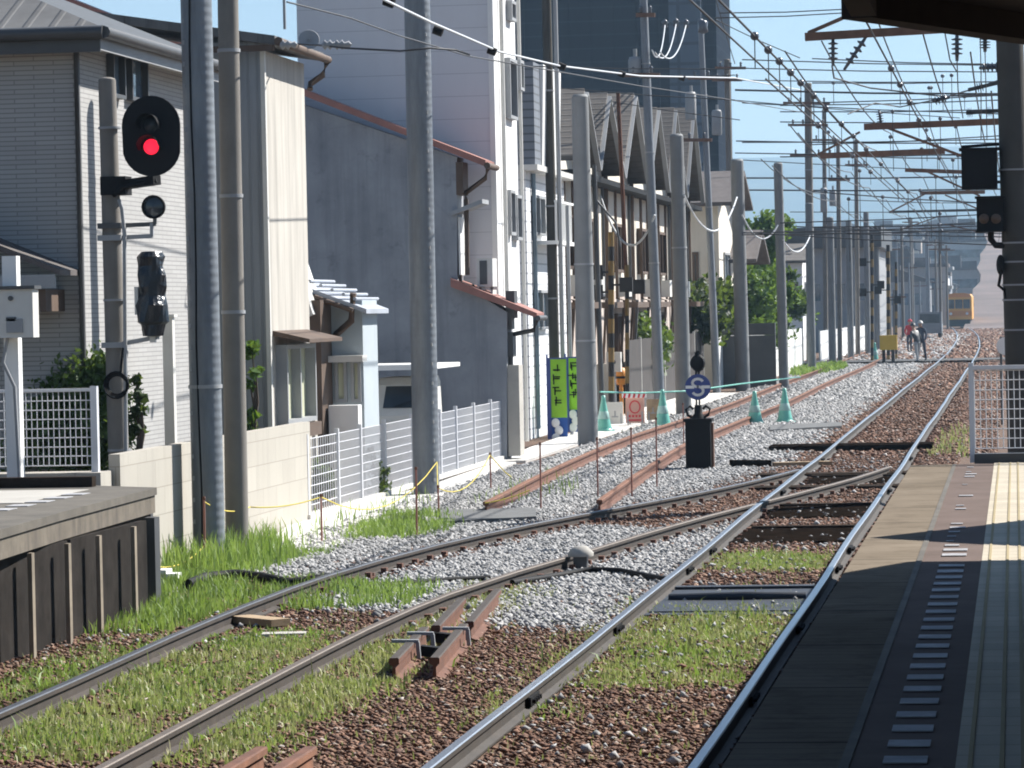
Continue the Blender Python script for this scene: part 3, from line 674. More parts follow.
# ------------------------------------------------------------------ left end: fence, speaker post
FL=thing('mesh_fence','white wire mesh fence behind the left platform end','fence',(-10.3,36.2,LZ),'white mesh fences')
a=oy(94,388,36.2); zt=a.z; zb=oy(90,470,36.2).z
b=MB(); mesh_panel(b,(-12.2,36.2,0),(a.x-.03,36.2,0),zb+.05,zt-.03,.058,.088,.005); b.build('mesh_panel',m['whitefence'],FL)
for x in (a.x,-11.9): b=MB(); b.box(x-.035,36.16,zb-.1,x+.035,36.24,zt+.02); b.build('post',m['whitefence'],FL)
b=MB(); b.box(-12.2,36.17,zt-.03,a.x-.036,36.23,zt+.0); b.build('top_rail',m['whitefence'],FL)
b=MB(); b.box(-13,36.0,0,a.x+.1,36.45,zb-.02); tag(b.build('block_wall',m['block']),'low cream block wall carrying the left mesh fence','wall')
p=oy(16,478,35.6); zt2=oy(16,256,35.6).z
SP=thing('speaker_post','white square post with a grey white apparatus box by the left fence','post',(p.x,35.6,LZ))
b=MB(); b.box(p.x-.075,35.53,LZ-.02,p.x+.075,35.67,zt2); b.build('post',m['white'],SP)
q0=oy(0,338,35.4); q1=oy(35,289,35.4)
b=MB(); b.box(q0.x-.02,35.3,q0.z,q1.x,35.52,q1.z); bx=b.build('apparatus_box',m['offwhite'],SP)
b=MB(); b.box(q0.x-.05,35.27,q1.z,q1.x+.03,35.53,q1.z+.035); b.build('lid',m['darkgrey'],bx)
b=MB(); b.box(q0.x+.1,35.285,q0.z+.05,q0.x+.27,35.30,q0.z+.19); b.build('door',m['grey'],bx)
b=MB(); b.cyl((q0.x+.15,35.28,q1.z-.09),(q0.x+.15,35.30,q1.z-.09),.025); b.box(q0.x+.1,35.285,q1.z-.32,q0.x+.2,35.3,q1.z-.28); b.build('socket',m['darkgrey'],bx)
b=MB(); b.tube([(q0.x+.08,35.4,q0.z),(q0.x+.02,35.42,q0.z-.25),(q0.x+.12,35.47,q0.z-.5),(q0.x+.14,35.5,LZ)],.018); b.build('cable',m['grey'],bx)
# ------------------------------------------------------------------ colour light signal on the left
YS=38.0
def pt(px,py,Y=YS): return oy(px,py,Y)
base=pt(121,520); top=pt(107,80); base.z=0
SG=thing('signal_post','tall left signal post with a black oval head showing a red light','railway signal',(base.x,YS,0))
b=MB(); b.cyl(base,top,.118,.095,18); b.sphere(top,.094,14,6,(1,1,.35)); b.build('post',m['brownpole'],SG)
c0=pt(151,136,YS-.45)
def oval(cx,cy,cz,w,h,n=28):
    o=[]; rr=w/2; s=h/2-rr
    for i in range(n):
        q=2*math.pi*i/n; o.append((cx+rr*math.cos(q),cy,cz+rr*math.sin(q)+(s if math.sin(q)>=0 else -s)))
    return o
b=MB(); b.prism(oval(c0.x,c0.y,c0.z,.635,.86),(0,.03,0)); hd=b.build('backboard',m['black'],SG)
b=MB(); b.prism(oval(c0.x,c0.y+.04,c0.z,.34,.58),(0,.22,0)); b.build('lamp_housing',m['black'],hd)
for dz,mm,nm in ((.115,m['glass'],'unlit_lens'),(-.115,m['redlamp'],'red_lens')):
    b=MB(); b.lathe([(.001,-.03),(.05,-.024),(.082,-.004),(.086,.02)],(c0.x,c0.y-.005,c0.z+dz),20,0,(0,1,0)); b.build(nm,mm,hd)
    b=MB(); n=14; vs=[]
    for yy,rad in ((-.20,.118),(.0,.112)):
        for k in range(n+1):
            a_=R(-20)+R(220)*k/n; vs.append((c0.x+rad*math.cos(a_),c0.y+yy+(.06 if abs(k-n/2)>n*.36 else 0)*(yy<0),c0.z+dz+rad*math.sin(a_)))
    b.add(vs,[(k,k+1,n+2+k,n+1+k) for k in range(n)],0,True); b.build('hood',m['black'],hd)
a_=pt(116,186); d_=pt(157,180,YS-.3); b=MB(); b.beam(a_,d_,.12,.10); b.box(a_.x-.14,YS-.14,a_.z-.10,a_.x+.14,YS+.14,a_.z+.10); b.tube([a_-Vector((0,.1,.1)),(a_.x+.12,YS-.2,a_.z-.02),d_],.03); b.build('bracket',m['black'],SG)
# small round marker lamp
c1=pt(154,207,YS-.2); b=MB(); b.lathe([(.02,.16),(.09,.13),(.125,.02),(.128,-.05),(.118,-.05),(.10,-.01),(.001,.0)],(c1.x,c1.y,c1.z),20,0,(0,1,0)); ml=b.build('marker_lamp',m['black'],SG)
b=MB(); b.lathe([(.001,-.02),(.07,-.012),(.105,.0)],(c1.x,c1.y-.012,c1.z),18,0,(0,1,0)); b.build('lens',m['glass'],ml)
def arm(y0,x0,x1,z1,mat=m['grey'],name='arm',rise=.0):
    A=pt(x0,y0); B=pt(x1,z1,YS-.2); b=MB(); b.beam(A,B,.045,.045); b.box(A.x-.13,YS-.13,A.z-.03,A.x+.13,YS+.13,A.z+.03); b.beam(B,B+Vector((0,0,.14)),.035,.035,(0,1,0)); b.build(name,mat,SG)
arm(226,112,155,224,m['darkgrey']); arm(238,112,152,236); arm(345,116,158,337)
# wrapped signal
c2=pt(152,294,YS-.2); b=MB(); prof=[]
rr_=random.Random(3)
prof=[(.02,-.46),(.11,-.45),(.125,-.33),(.165,-.30),(.17,-.12),(.135,-.02),(.15,.08),(.15,.20),(.13,.30),(.145,.40),(.11,.455),(.02,.46)]
n=20; vs=[]
for (r_,h_) in prof:
    for i in range(n):
        q=2*math.pi*i/n; k=1+.10*math.sin(q*3+h_*14)+rr_.uniform(-.05,.05); vs.append((c2.x+r_*k*math.cos(q),c2.y+r_*k*math.sin(q),c2.z+h_))
b.add(vs,[(k*n+i,k*n+(i+1)%n,(k+1)*n+(i+1)%n,(k+1)*n+i) for k in range(len(prof)-1) for i in range(n)],0,False); b.add(vs,[tuple(range(n))[::-1],tuple(range(len(prof)*n-n,len(prof)*n))])
plast=NT('black_plastic_sheet'); m['plastic']=plast.fin((.012,.015,.02),.28,0,plast.bump(plast.noise(plast.pos(),9,3),.6,.05))
ws=b.build('wrapped_head',m['plastic'],SG); ws['label']='lower signal head wrapped in black plastic sheet'
b=MB(); b.box(c2.x-.19,c2.y-.02,c2.z-.22,c2.x-.15,c2.y+.1,c2.z+.08); b.build('side_plate',m['offwhite'],SG); b=MB(); b.box(c2.x-.03,c2.y-.03,c2.z-.52,c2.x+.03,c2.y+.03,c2.z-.45); b.build('fixing_plate',m['offwhite'],SG)
# conduit and coil
A=pt(122,200); B=pt(126,235); C=pt(131,520); C.z=.1
b=MB(); b.tube([(A.x,YS-.14,A.z),(B.x,YS-.15,A.z-.1),(B.x+.02,YS-.15,B.z),(C.x-.02,YS-.15,C.z)],.022); b.build('conduit',m['grey'],SG)
cc=pt(117,385,YS-.16); b=MB()
for k in range(4):
    rad=.10+.012*k; b.tube([(cc.x+rad*math.cos(i*.4),cc.y-.012*k,cc.z+rad*1.05*math.sin(i*.4)) for i in range(17)],.011,5)
b.tube([(cc.x+.04,cc.y,cc.z+.1),(cc.x+.06,cc.y,cc.z+.28),(cc.x+.08,cc.y,cc.z+.40)],.014); b.build('cable_coil',m['black'],SG)
for y_ in (128,300,450):
    q=pt(100+14*(y_/480)+6,y_); b=MB(); b.cyl((q.x,YS,q.z-.012),(q.x,YS,q.z+.012),.125,n=18); b.build('band',m['grey'],SG)
# ------------------------------------------------------------------ houses
def roofslab(b,p,q,vec,th=.08,mi=0):
    p=Vector(p);q=Vector(q); b.prism([p,q,q-Vector((0,0,th)),p-Vector((0,0,th))],vec,mi)
def window(parent,x0,x1,z0,z1,Y=None,X=None,frame=m['darkgrey'],gl=m['glass'],fr=.05,dep=.06,mull=0,name='window'):
    """on the face Y=const (looking -Y) or X=const (looking +X)"""
    b=MB(); g=MB()
    if Y is not None:
        b.box(x0,Y-dep,z0,x1,Y-.002,z0+fr); b.box(x0,Y-dep,z1-fr,x1,Y-.002,z1); b.box(x0,Y-dep,z0+fr,x0+fr,Y-.002,z1-fr); b.box(x1-fr,Y-dep,z0+fr,x1,Y-.002,z1-fr)
        for k in range(mull): xm=x0+(x1-x0)*(k+1)/(mull+1); b.box(xm-fr/2,Y-dep*.9,z0+fr,xm+fr/2,Y-.003,z1-fr)
        g.box(x0+fr,Y-.014,z0+fr,x1-fr,Y-.004,z1-fr)
    else:
        b.box(X+.002,x0,z0,X+dep,x1,z0+fr); b.box(X+.002,x0,z1-fr,X+dep,x1,z1); b.box(X+.002,x0,z0+fr,X+dep,x0+fr,z1-fr); b.box(X+.002,x1-fr,z0+fr,X+dep,x1,z1-fr)
        for k in range(mull): xm=x0+(x1-x0)*(k+1)/(mull+1); b.box(X+.003,xm-fr/2,z0+fr,X+dep*.9,xm+fr/2,z1-fr)
        g.box(X+.004,x0+fr,z0+fr,X+.014,x1-fr,z1-fr)
    w_=b.build(name,frame,parent); g.build('pane',gl,w_); return w_
# --- house 1: brick sided
H1=thing('brick_house','grey brick sided house with tiled eaves and slit windows at far left','house',(-12,42,0))
XA=-10.2; YA=ox(85,300,XA).y; YB=ox(182,300,XA).y; ZT=ox(81,36,XA).z
b=MB(); b.box(-19,YA,0,XA,YB+1.0,ZT); b.build('wall',m['brick'],H1)
# corner trim and down pipe
b=MB(); zp=oy(81,112/3,YA).z; b.tube([(XA+.25,YA-.30,ZT+.05),(XA+.1,YA-.25,ZT-.06),(XA-.02,YA-.05,ZT-.12),(XA-.02,YA-.05,.3)],.034,8); b.build('down_pipe',m['darkgrey'],H1)
OV=.32; E0=ZT-.02; sl=.42; W=5
b=MB(); zr=E0+sl*W
c_=[(XA+OV,YA-OV,E0),(XA+OV,YB+1.4,E0),(XA+OV-W,YB+1.4,zr),(XA+OV-W,YA-OV+W,zr),(-20,YA-OV,E0),(-20,YA-OV+W,zr)]
T=.09
def up(p,t): return (p[0],p[1],p[2]+t)
b.add([c_[0],c_[1],c_[2],c_[3]]+[up(p,T) for p in (c_[0],c_[1],c_[2],c_[3])],[(0,1,2,3),(7,6,5,4),(0,4,5,1),(1,5,6,2),(2,6,7,3)],0)
b.add([c_[0],c_[3],c_[5],c_[4]]+[up(p,T) for p in (c_[0],c_[3],c_[5],c_[4])],[(0,1,2,3),(7,6,5,4),(0,3,7,4)],1)
rf=b.build('roof',[m['ribroof'],m['tileroof']],H1)
b=MB(); b.box(-20,YA-OV+.02,E0-.10,XA+OV-.02,YA+.0,E0-.02); b.box(XA,YA+.001,E0-.10,XA+OV-.02,YB+1.3,E0-.02); b.build('soffit',m['offwhite'],H1)
b=MB(); b.tube([(-20,YA-OV-.05,E0+.02),(XA+OV+.05,YA-OV-.05,E0+.02)],.075,8); b.tube([(XA+OV+.06,YA-OV-.05,E0+.02),(XA+OV+.06,YB+1.4,E0+.02)],.07,8); b.build('gutter',m['darkgrey'],H1)
b=MB(); b.box(-20,YA-OV,E0-.19,XA+OV,YA-OV+.03,E0-.0); b.build('fascia',m['darkgrey'],H1)
b=MB(); b.box(XA+OV-.03,YA-OV+.031,E0-.17,XA+OV,YB+1.3,E0-.0); b.build('fascia',m['grey'],H1)
for (xa,xb,ya,yb) in ((107,118,50,98),(125.5,141,55,101)):
    p0=ox(xa,yb,XA); p1=ox(xb,ya,XA); window(H1,p0.y,p1.y,p0.z+.01,ox(xa,ya,XA).z,X=XA,frame=m['darkgrey'],gl=m['glassblue'],fr=.045,dep=.09)
# porch roof at far left
p=oy(74,270,38.6); b=MB(); 
tip=(p.x,p.z); b.prism([(tip[0],38.0,tip[1]),(tip[0]-3.2,38.0,tip[1]+1.35),(tip[0]-3.2,38.0,tip[1]+1.25),(tip[0],38.0,tip[1]-.06)],(0,1.6,0)); po=b.build('porch_roof',m['rooftile'],H1)
b=MB(); b.box(tip[0]-3.2,37.98,tip[1]-.20,tip[0]-.05,38.02,tip[1]-.05); b.build('porch_fascia',m['grey'],po)
b=MB(); b.box(tip[0]-3.2,38.06,tip[1]-.45,tip[0]-.18,39.4,tip[1]-.21); b.build('porch_beam',m['brown'],po)
# block walls
XW=-9.25
def wallpts(x): return ox(x,300,XW).y
b=MB(); ya=wallpts(128); yb=wallpts(307); b.box(XW-.12,36.5,0,XW,yb,1.33); bw=b.build('block_wall',m['block']); tag(bw,'cream concrete block wall behind the two tall leaning poles','wall')
# white drain pipe and shrubs done later
# --- house 2 ribbed metal
XB=-9.85; Y2=ox(268,300,XB).y; Y2b=ox(309,300,XB).y; Z2=ox(268,52,XB).z
H2=thing('metal_clad_house','narrow house with ribbed grey steel side and cream front wall','house',(-11,48,0))
b=MB(); b.box(-15,Y2,0,XB-.005,Y2+.06,Z2+.12); b.build('steel_cladding',m['ribgrey'],H2)
b=MB(); b.box(-15,Y2+.061,0,XB,Y2b,Z2); b.build('wall',m['ribcream'],H2)
b=MB(); b.box(XB-.03,Y2-.03,1.2,XB+.03,Y2+.05,Z2); b.build('corner_trim',m['offwhite'],H2)
zr=Z2+.05; b=MB(); b.prism([(-15.2,Y2-.25,zr+.9),(XB+.22,Y2-.25,zr),(XB+.22,Y2-.25,zr+.12),(-15.2,Y2-.25,zr+1.02)],(0,Y2b-Y2+.6,0)); rf=b.build('roof',m['tileroof'],H2)
b=MB(); b.tube([(XB+.28,Y2-.3,zr+.04),(XB+.28,Y2b+.35,zr+.02)],.06,8); b.tube([(XB+.27,Y2b+.3,zr-.02),(XB+.22,Y2b+.25,zr-.2),(XB+.05,Y2b+.2,zr-.32),(XB+.05,Y2b+.15,zr-.4)],.045,8); b.build('gutter',m['brown'],H2)
b=MB(); b.box(-15,Y2-.27,zr-.08,XB+.21,Y2-.22,zr-.0); b.build('eave_board',m['brown'],H2)
p0=ox(277,425,XB); p1=ox(306,345,XB); w2=window(H2,p0.y,p1.y-.1,p0.z,ox(277,345,XB).z,X=XB,frame=m['grey'],gl=m['curtain'],fr=.06,dep=.16,mull=1)
b=MB(); zz=ox(277,338,XB).z; b.prism([(XB+.002,p0.y-.15,zz+.1),(XB+.5,p0.y-.15,zz-.02),(XB+.5,p0.y-.15,zz-.07),(XB+.002,p0.y-.15,zz+.03)],(0,p1.y-p0.y+.25,0)); b.build('window_hood',m['brown'],H2)
zs=p0.z; b=MB(); b.box(XB+.003,p0.y-.05,zs-.2,XB+.2,p1.y,zs-.02); b.build('window_sill',m['brown'],H2)
a=oy(285,40,Y2+1); b=MB(); b.cyl((a.x,Y2+1,zr+.3),(a.x,Y2+1,zr+2.0),.02); 
for k in range(4): b.cyl((a.x-.35+.05*k,Y2+1,zr+1.1+.2*k),(a.x+.35-.05*k,Y2+1,zr+1.1+.2*k),.012,n=6)
b.box(a.x-.12,Y2+.9,zr+.95,a.x-.06,Y2+1,zr+1.5); tag(b.build('antenna',m['grey']),'thin television antenna mast on the metal clad house roof','antenna')
a=oy(309,40,Y2+1.5); b=MB(); b.lathe([(.001,.03),(.07,.02),(.14,-.012),(.145,-.018),(.14,-.02),(.07,.01),(.001,.02)],a,18,0,(-.3,1,-.4)); b.tube([a,(a.x,a.y,zr+.2)],.02); tag(b.build('satellite_dish',m['grey']),'small pale satellite dish above the metal clad house','dish')
# --- small dwelling
Y3=55.5
SH=thing('small_house','low house with brown timber porch, pale blue wall and slate roof','house',(-11,56,0))
def zx(px,py,Y=Y3): return oy(px,py,Y)
a=zx(296,460); c=zx(362,300); b=MB(); b.box(-16,Y3,0,c.x,Y3+1.3,c.z); b.build('wall',m['palebluewall'],SH)
p0=zx(316,287); p1=zx(372,309); b=MB(); b.prism([(p0.x-1.2,Y3-.5,p0.z+.45),(p1.x,Y3-.5,p1.z),(p1.x,Y3-.5,p1.z-.07),(p0.x-1.2,Y3-.5,p0.z+.36)],(0,2.0,0)); rf=b.build('roof',m['roofblue'],SH)
for k in range(5):
    t_=k/5; b=MB(); x_=p0.x+(p1.x-p0.x)*t_; z_=p0.z+(p1.z-p0.z)*t_+.09; b.tube([(x_,Y3-.52,z_),(x_,Y3+1.5,z_)],.03,6); b.build('roof_roll',m['roofblue'],rf)
q=zx(337,318); b=MB(); b.tube([(q.x+.35,Y3-.45,p1.z+.25),(q.x+.3,Y3-.4,q.z-.05),(q.x,Y3-.06,q.z-.25),(q.x-.15,Y3-.06,q.z-.35),(q.x-.15,Y3-.06,.4)],.055,8); b.build('down_pipe',m['brown'],SH)
b=MB(); b.tube([(p0.x-.6,Y3-.55,p0.z+.1),(p1.x-.2,Y3-.56,p1.z-.02)],.04,8); b.build('gutter',m['brown'],SH)
u0=zx(305,420); u1=zx(331,300); b=MB(); b.box(u0.x-.5,Y3-.9,0,u1.x,Y3-.02,u1.z); b.build('timber_porch',m['brown'],SH)
r0=zx(299,255); r1=zx(322,330); b=MB(); b.prism([(r0.x-.3,Y3-1.1,r0.z+.25),(r0.x+.12,Y3-1.1,r0.z),(r1.x+.08,Y3-1.1,r1.z+.25),(r1.x-.05,Y3-1.1,r1.z+.2),(r0.x-.0,Y3-1.1,r0.z-.2)],(0,1.0,0)); b.build('porch_roof',m['offwhite'],SH)
for (xa,xb) in ((336,347),(352,361)):
    pa=zx(xa,402); pb=zx(xb,360); window(SH,pa.x,pb.x,pa.z,pb.z,Y=Y3,frame=m['grey'],gl=m['curtain'],fr=.05)
pa=zx(333,362); pb=zx(367,355); b=MB(); b.box(pa.x,Y3-.4,pa.z,pb.x,Y3-.01,pb.z); b.build('window_hood',m['offwhite'],SH)
pa=zx(318,430); pb=zx(334,392); b=MB(); b.box(pa.x,Y3-1.6,0,pb.x,Y3-1.4,pb.z); tag(b.build('gate_pillar',m['concrete']),'short concrete gate pillar below the brown timber porch','pillar')
pa=zx(336,420); pb=zx(365,404); b=MB(); b.box(pa.x,Y3-.6,0,pb.x,Y3-.3,pb.z+.0); tag(b.build('low_wall',m['whitewall']),'low white wall under the curtained windows','wall')
# --- carport and van
Y4=61.0
CP=thing('carport','white flat roofed carport over the parked van','carport',(-11.2,Y4,0))
a=oy(362,368,Y4); c=oy(440,366,Y4); b=MB(); b.box(a.x,Y4-1.2,a.z-.02,c.x+.1,Y4+1.6,a.z+.05); b.build('roof',m['white'],CP)
for x in (a.x+.1,c.x-.1): b=MB(); b.box(x-.05,Y4-1.1,0,x+.05,Y4-1.0,a.z-.02); b.build('post',m['white'],CP)
b=MB(); b.box(a.x,Y4-1.26,a.z-.03,c.x+.1,Y4-1.205,a.z+.06); b.build('front_beam',m['white'],CP)
b=MB(); pa=oy(362,440,Y4+1); pb=oy(386,395,Y4+1); b.box(pa.x-.3,Y4+1.2,0,pb.x,Y4+1.35,pb.z+.1); tag(b.build('shed_panel',m['concrete']),'weathered board panel standing beside the white van','panel')
VN=thing('parked_van','small white van parked under the carport, dark windscreen showing','van',(-10.3,Y4,0))
vx0=oy(386,400,Y4).x; vx1=oy(430,400,Y4).x; vz=oy(400,377,Y4).z
b=MB(); P_=[(-.0,.35),(-.0,1.0),(.06,1.12),(.22,vz-.12),(.4,vz),(1.9,vz),(2.1,vz-.1),(2.25,.9),(2.27,.35)]
b.prism([(vx0,Y4-.95+u,h) for u,h in P_],(vx1-vx0,0,0)); vb=b.build('body',m['offwhite'],VN)
b=MB(); b.add([(vx0+.1,Y4-.90,1.13),(vx1-.1,Y4-.90,1.13),(vx1-.14,Y4-.75,vz-.14),(vx0+.14,Y4-.75,vz-.14)],[(0,1,2,3)]); b.build('windscreen',m['glass'],VN)
b=MB(); b.box(vx1-.005,Y4-.5,1.1,vx1+.008,Y4+.5,vz-.2); b.build('side_window',m['glass'],VN)
for x in (vx0-.09,vx1+.09): b=MB(); b.box(x-.07,Y4-.82,1.2,x+.07,Y4-.76,1.42); b.build('mirror',m['black'],VN)
b=MB(); b.box(vx0+.05,Y4-.962,.42,vx1-.05,Y4-.945,.62); b.build('bumper',m['darkgrey'],VN)
b=MB(); b.beam((vx0+.3,Y4-.93,1.15),(vx0+.75,Y4-.90,1.3),.015,.015); b.build('wiper',m['black'],VN)
for x in (vx0+.18,vx1-.18): b=MB(); b.cyl((x,Y4-.98,.85),(x,Y4-.95,.85),.09); b.build('headlight',m['offwhite'],VN)
for x in (vx0+.08,vx1-.08):
    for y in (Y4-.5,Y4+.85): b=MB(); b.cyl((x-.08,y,.28),(x+.08,y,.28),.28,n=18); b.build('wheel',m['tyre'],VN)
# --- blue grey gable house
Y5=64.6
BH=thing('gable_house','blue grey plaster house with long sloping rust coloured roof edge','house',(-11,65,0))
def q5(px,py): p=oy(px,py,Y5); return (p.x,Y5,p.z)
P_=[q5(230,68),q5(457,157),q5(457,282),q5(507,312),q5(507,470)]; P_=[(-18,Y5,q5(230,68)[2]+1.2)]+P_[1:]; P_[-1]=(P_[-1][0],Y5,0); P_.append((-18,Y5,0))
b=MB(); b.prism(P_[::-1],(0,.75,0)); b.build('wall',m['blueplaster'],BH)
s0=q5(297,93); s1=q5(487,167); sl_=(s1[2]-s0[2])/(s1[0]-s0[0]); L0=(s0[0]-6,Y5-.18,s0[2]-6*sl_)
b=MB(); b.prism([L0,(s1[0],Y5-.18,s1[2]),(s1[0],Y5-.18,s1[2]+.12),(L0[0],Y5-.18,L0[2]+.12)],(0,1.1,0)); rf=b.build('roof',m['roofbrown'],BH)
b=MB(); b.tube([(s1[0]+.03,Y5-.2,s1[2]+.02),(s1[0]+.03,Y5+1.0,s1[2]+.02)],.06,8); b.tube([(s1[0],Y5+.1,s1[2]-.02),(s1[0]-.05,Y5+.1,s1[2]-.2),(q5(464,193)[0],Y5+.15,q5(464,193)[2]),(q5(465,200)[0],Y5+.15,q5(465,200)[2]),(q5(466,275)[0],Y5+.15,q5(466,275)[2])],.045,8); b.build('down_pipe',m['brown'],BH)
s0=q5(452,287); s1=q5(538,318)
b=MB(); b.prism([(s0[0],Y5-.15,s0[2]),(s1[0],Y5-.15,s1[2]),(s1[0],Y5-.15,s1[2]+.09),(s0[0],Y5-.15,s0[2]+.16)],(0,1.0,0)); lr=b.build('lower_roof',m['roofbrown'],BH)
b=MB(); b.tube([(s1[0]+.02,Y5-.2,s1[2]+.0),(s1[0]+.02,Y5+.85,s1[2])],.05,8); b.tube([(s1[0]-.02,Y5+.1,s1[2]-.02),(s1[0]-.1,Y5+.1,s1[2]-.22),(q5(509,335)[0],Y5+.2,q5(509,335)[2]),(q5(509,345)[0],Y5+.2,q5(509,345)[2]),(q5(509,345)[0],Y5+.2,.2)],.045,8); b.build('down_pipe',m['darkgrey'],BH)
p0=q5(452,213); b=MB(); b.prism([(p0[0],Y5-.1,p0[2]-.05),(q5(483,200)[0],Y5-.1,q5(483,198)[2]-.1),(q5(483,200)[0],Y5-.1,q5(483,198)[2]-.02),(p0[0],Y5-.1,p0[2]+.03)],(0,.8,0)); b.build('window_hood',m['grey'],BH)
X5=q5(457,200)[0]; b=MB(); b.box(X5+.002,Y5+.06,q5(457,275)[2],X5+.03,Y5+.7,q5(457,217)[2]); b.build('shutter',m['white'],BH)
b=MB(); b.box(X5-.01,Y5+.0-.004,q5(457,195)[2],X5+.12,Y5+.6,q5(457,162)[2]); b.build('gable_vent',m['brown'],BH)
X5=q5(507,400)[0]; b=MB()
for (z0,z1,d) in ((2.6,3.1,.16),(1.9,2.35,.12),(2.4,2.6,.1)): b.box(X5+.002,Y5+.1,z0,X5+d,Y5+.5,z1)
b.build('meter_box',m['darkgrey'],BH)
b=MB(); b.box(X5+.002,Y5+.05,.1,X5+.22,Y5+.6,1.75); b.build('side_door',m['concrete'],BH)
a=q5(476,290); c=q5(491,258); AC=thing('air_conditioner','white outdoor air conditioner unit on the lower rust coloured roof','air conditioner',(a[0],Y5+.3,a[2]-.1))
b=MB(); b.box(a[0],Y5+.16,a[2]+.06,c[0],Y5+.72,c[2]); b.build('casing',m['acunit'],AC)
b=MB(); b.box(a[0]+.05,Y5+.15,a[2]+.1,c[0]-.10,Y5+.159,c[2]-.04); 
b.build('grille',m['grille'],AC)
b=MB()
for x in (a[0]+.03,c[0]-.05): b.box(x,Y5+.2,a[2]-.3,x+.04,Y5+.7,a[2]+.06)
b.box(a[0]-.05,Y5+.2,a[2]-.0,c[0]+.08,Y5+.25,a[2]+.05); b.build('bracket',m['offwhite'],AC)
b=MB(); b.tube([(a[0]-.08,Y5+.3,a[2]+.1),(a[0]-.22,Y5+.3,a[2]+.0),(a[0]-.3,Y5+.28,a[2]-.05),(a[0]-.34,Y5+.2,a[2]+.6)],.03); b.build('pipe',m['brown'],AC)
# --- tall white building
Y6=65.9; XW6=oy(497.5,300,Y6).x; Y6b=ox(521,300,XW6).y
WB=thing('apartment_building','tall white panelled building with bright side wall and slit windows','building',(-11,67,0))
xl=oy(297,30,Y6).x
b=MB(); b.box(xl,Y6,0,XW6-.03,Y6b-.02,13.5); b.build('panel_wall',m['panelwhite'],WB)
b=MB(); b.box(XW6-.03,Y6+.001,0,XW6,Y6b,13.5); b.build('side_wall',m['whitewall'],WB)
b=MB(); b.box(XW6-.07,Y6-.03,0,XW6+.03,Y6+.05,13.6); b.build('corner_trim',m['white'],WB)
b=MB(); b.box(xl-.2,Y6-.2,13.5,XW6+.2,Y6b+.1,13.8); b.build('parapet',m['grey'],WB)
for (xa,xb,ya,yb) in ((505,511,58,118),(505.5,509.5,190,235),(512,516,195,240),(515,518,60,90),(506,510,0,20)):
    p0=ox(xa,yb,XW6);p1=ox(xb,ya,XW6); window(WB,p0.y,p1.y,p0.z,ox(xa,ya,XW6).z,X=XW6,frame=m['grey'],gl=m['glass'],fr=.06,dep=.12)
for px in (502,519): p=ox(px,200,XW6); b=MB(); b.cyl((XW6+.06,p.y,.2),(XW6+.06,p.y,12.8),.04,n=8); b.build('down_pipe',m['offwhite'],WB)
# --- white house 2
Y7=75.5; X7=oy(528,300,Y7).x; Y7b=ox(566,300,X7).y
W2=thing('white_house','white clapboard house with steep white gable behind the wooden pole','house',(-11,78,0))
zt=oy(528,165,Y7).z; b=MB(); b.box(-16,Y7,0,X7,Y7b,zt); b.build('wall',m['clap'],W2)
zg=oy(528,62,Y7).z; xg=oy(548,62,Y7).x
b=MB(); b.box(-16,Y7-.15,zt+.001,xg-.3,Y7+.8,zg); b.build('grey_gable',m['greyclap'],W2)
b=MB(); xs=oy(556,70,Y7).x; b.prism([(xs-.5,Y7+.85,zg),(xs-.38,Y7+.85,zg),(X7+.25,Y7+.85,zt-.1),(X7+.05,Y7+.85,zt-.1)],(0,3,0)); b.build('dormer',m['white'],W2)
b=MB(); b.box(-16,Y7-.3,zt-.12,X7+.3,Y7b+.2,zt); b.build('eave',m['offwhite'],W2)
for (xa,xb,ya,yb) in ((532,541,195,235),(534,545,290,330),(549,556,200,240)):
    p0=ox(xa,yb,X7);p1=ox(xb,ya,X7); window(W2,p0.y,p1.y,p0.z,ox(xa,ya,X7).z,X=X7,frame=m['grey'],gl=m['glassblue'],fr=.06,dep=.1,mull=1)
p=ox(535,240,X7); b=MB(); b.box(X7+.002,p.y,p.z-.1,X7+.5,p.y+3,p.z-.02)
for k in range(14): b.box(X7+.44,p.y+.2*k,p.z-.02,X7+.48,p.y+.2*k+.04,p.z+.8)
b.box(X7+.43,p.y,p.z+.8,X7+.49,p.y+3,p.z+.85); b.build('balcony',m['white'],W2)
b=MB(); p=ox(531,200,X7); b.tube([(X7+.06,p.y,zt-.15),(X7+.06,p.y,.2)],.05,8); b.build('down_pipe',m['glassblue'],W2)
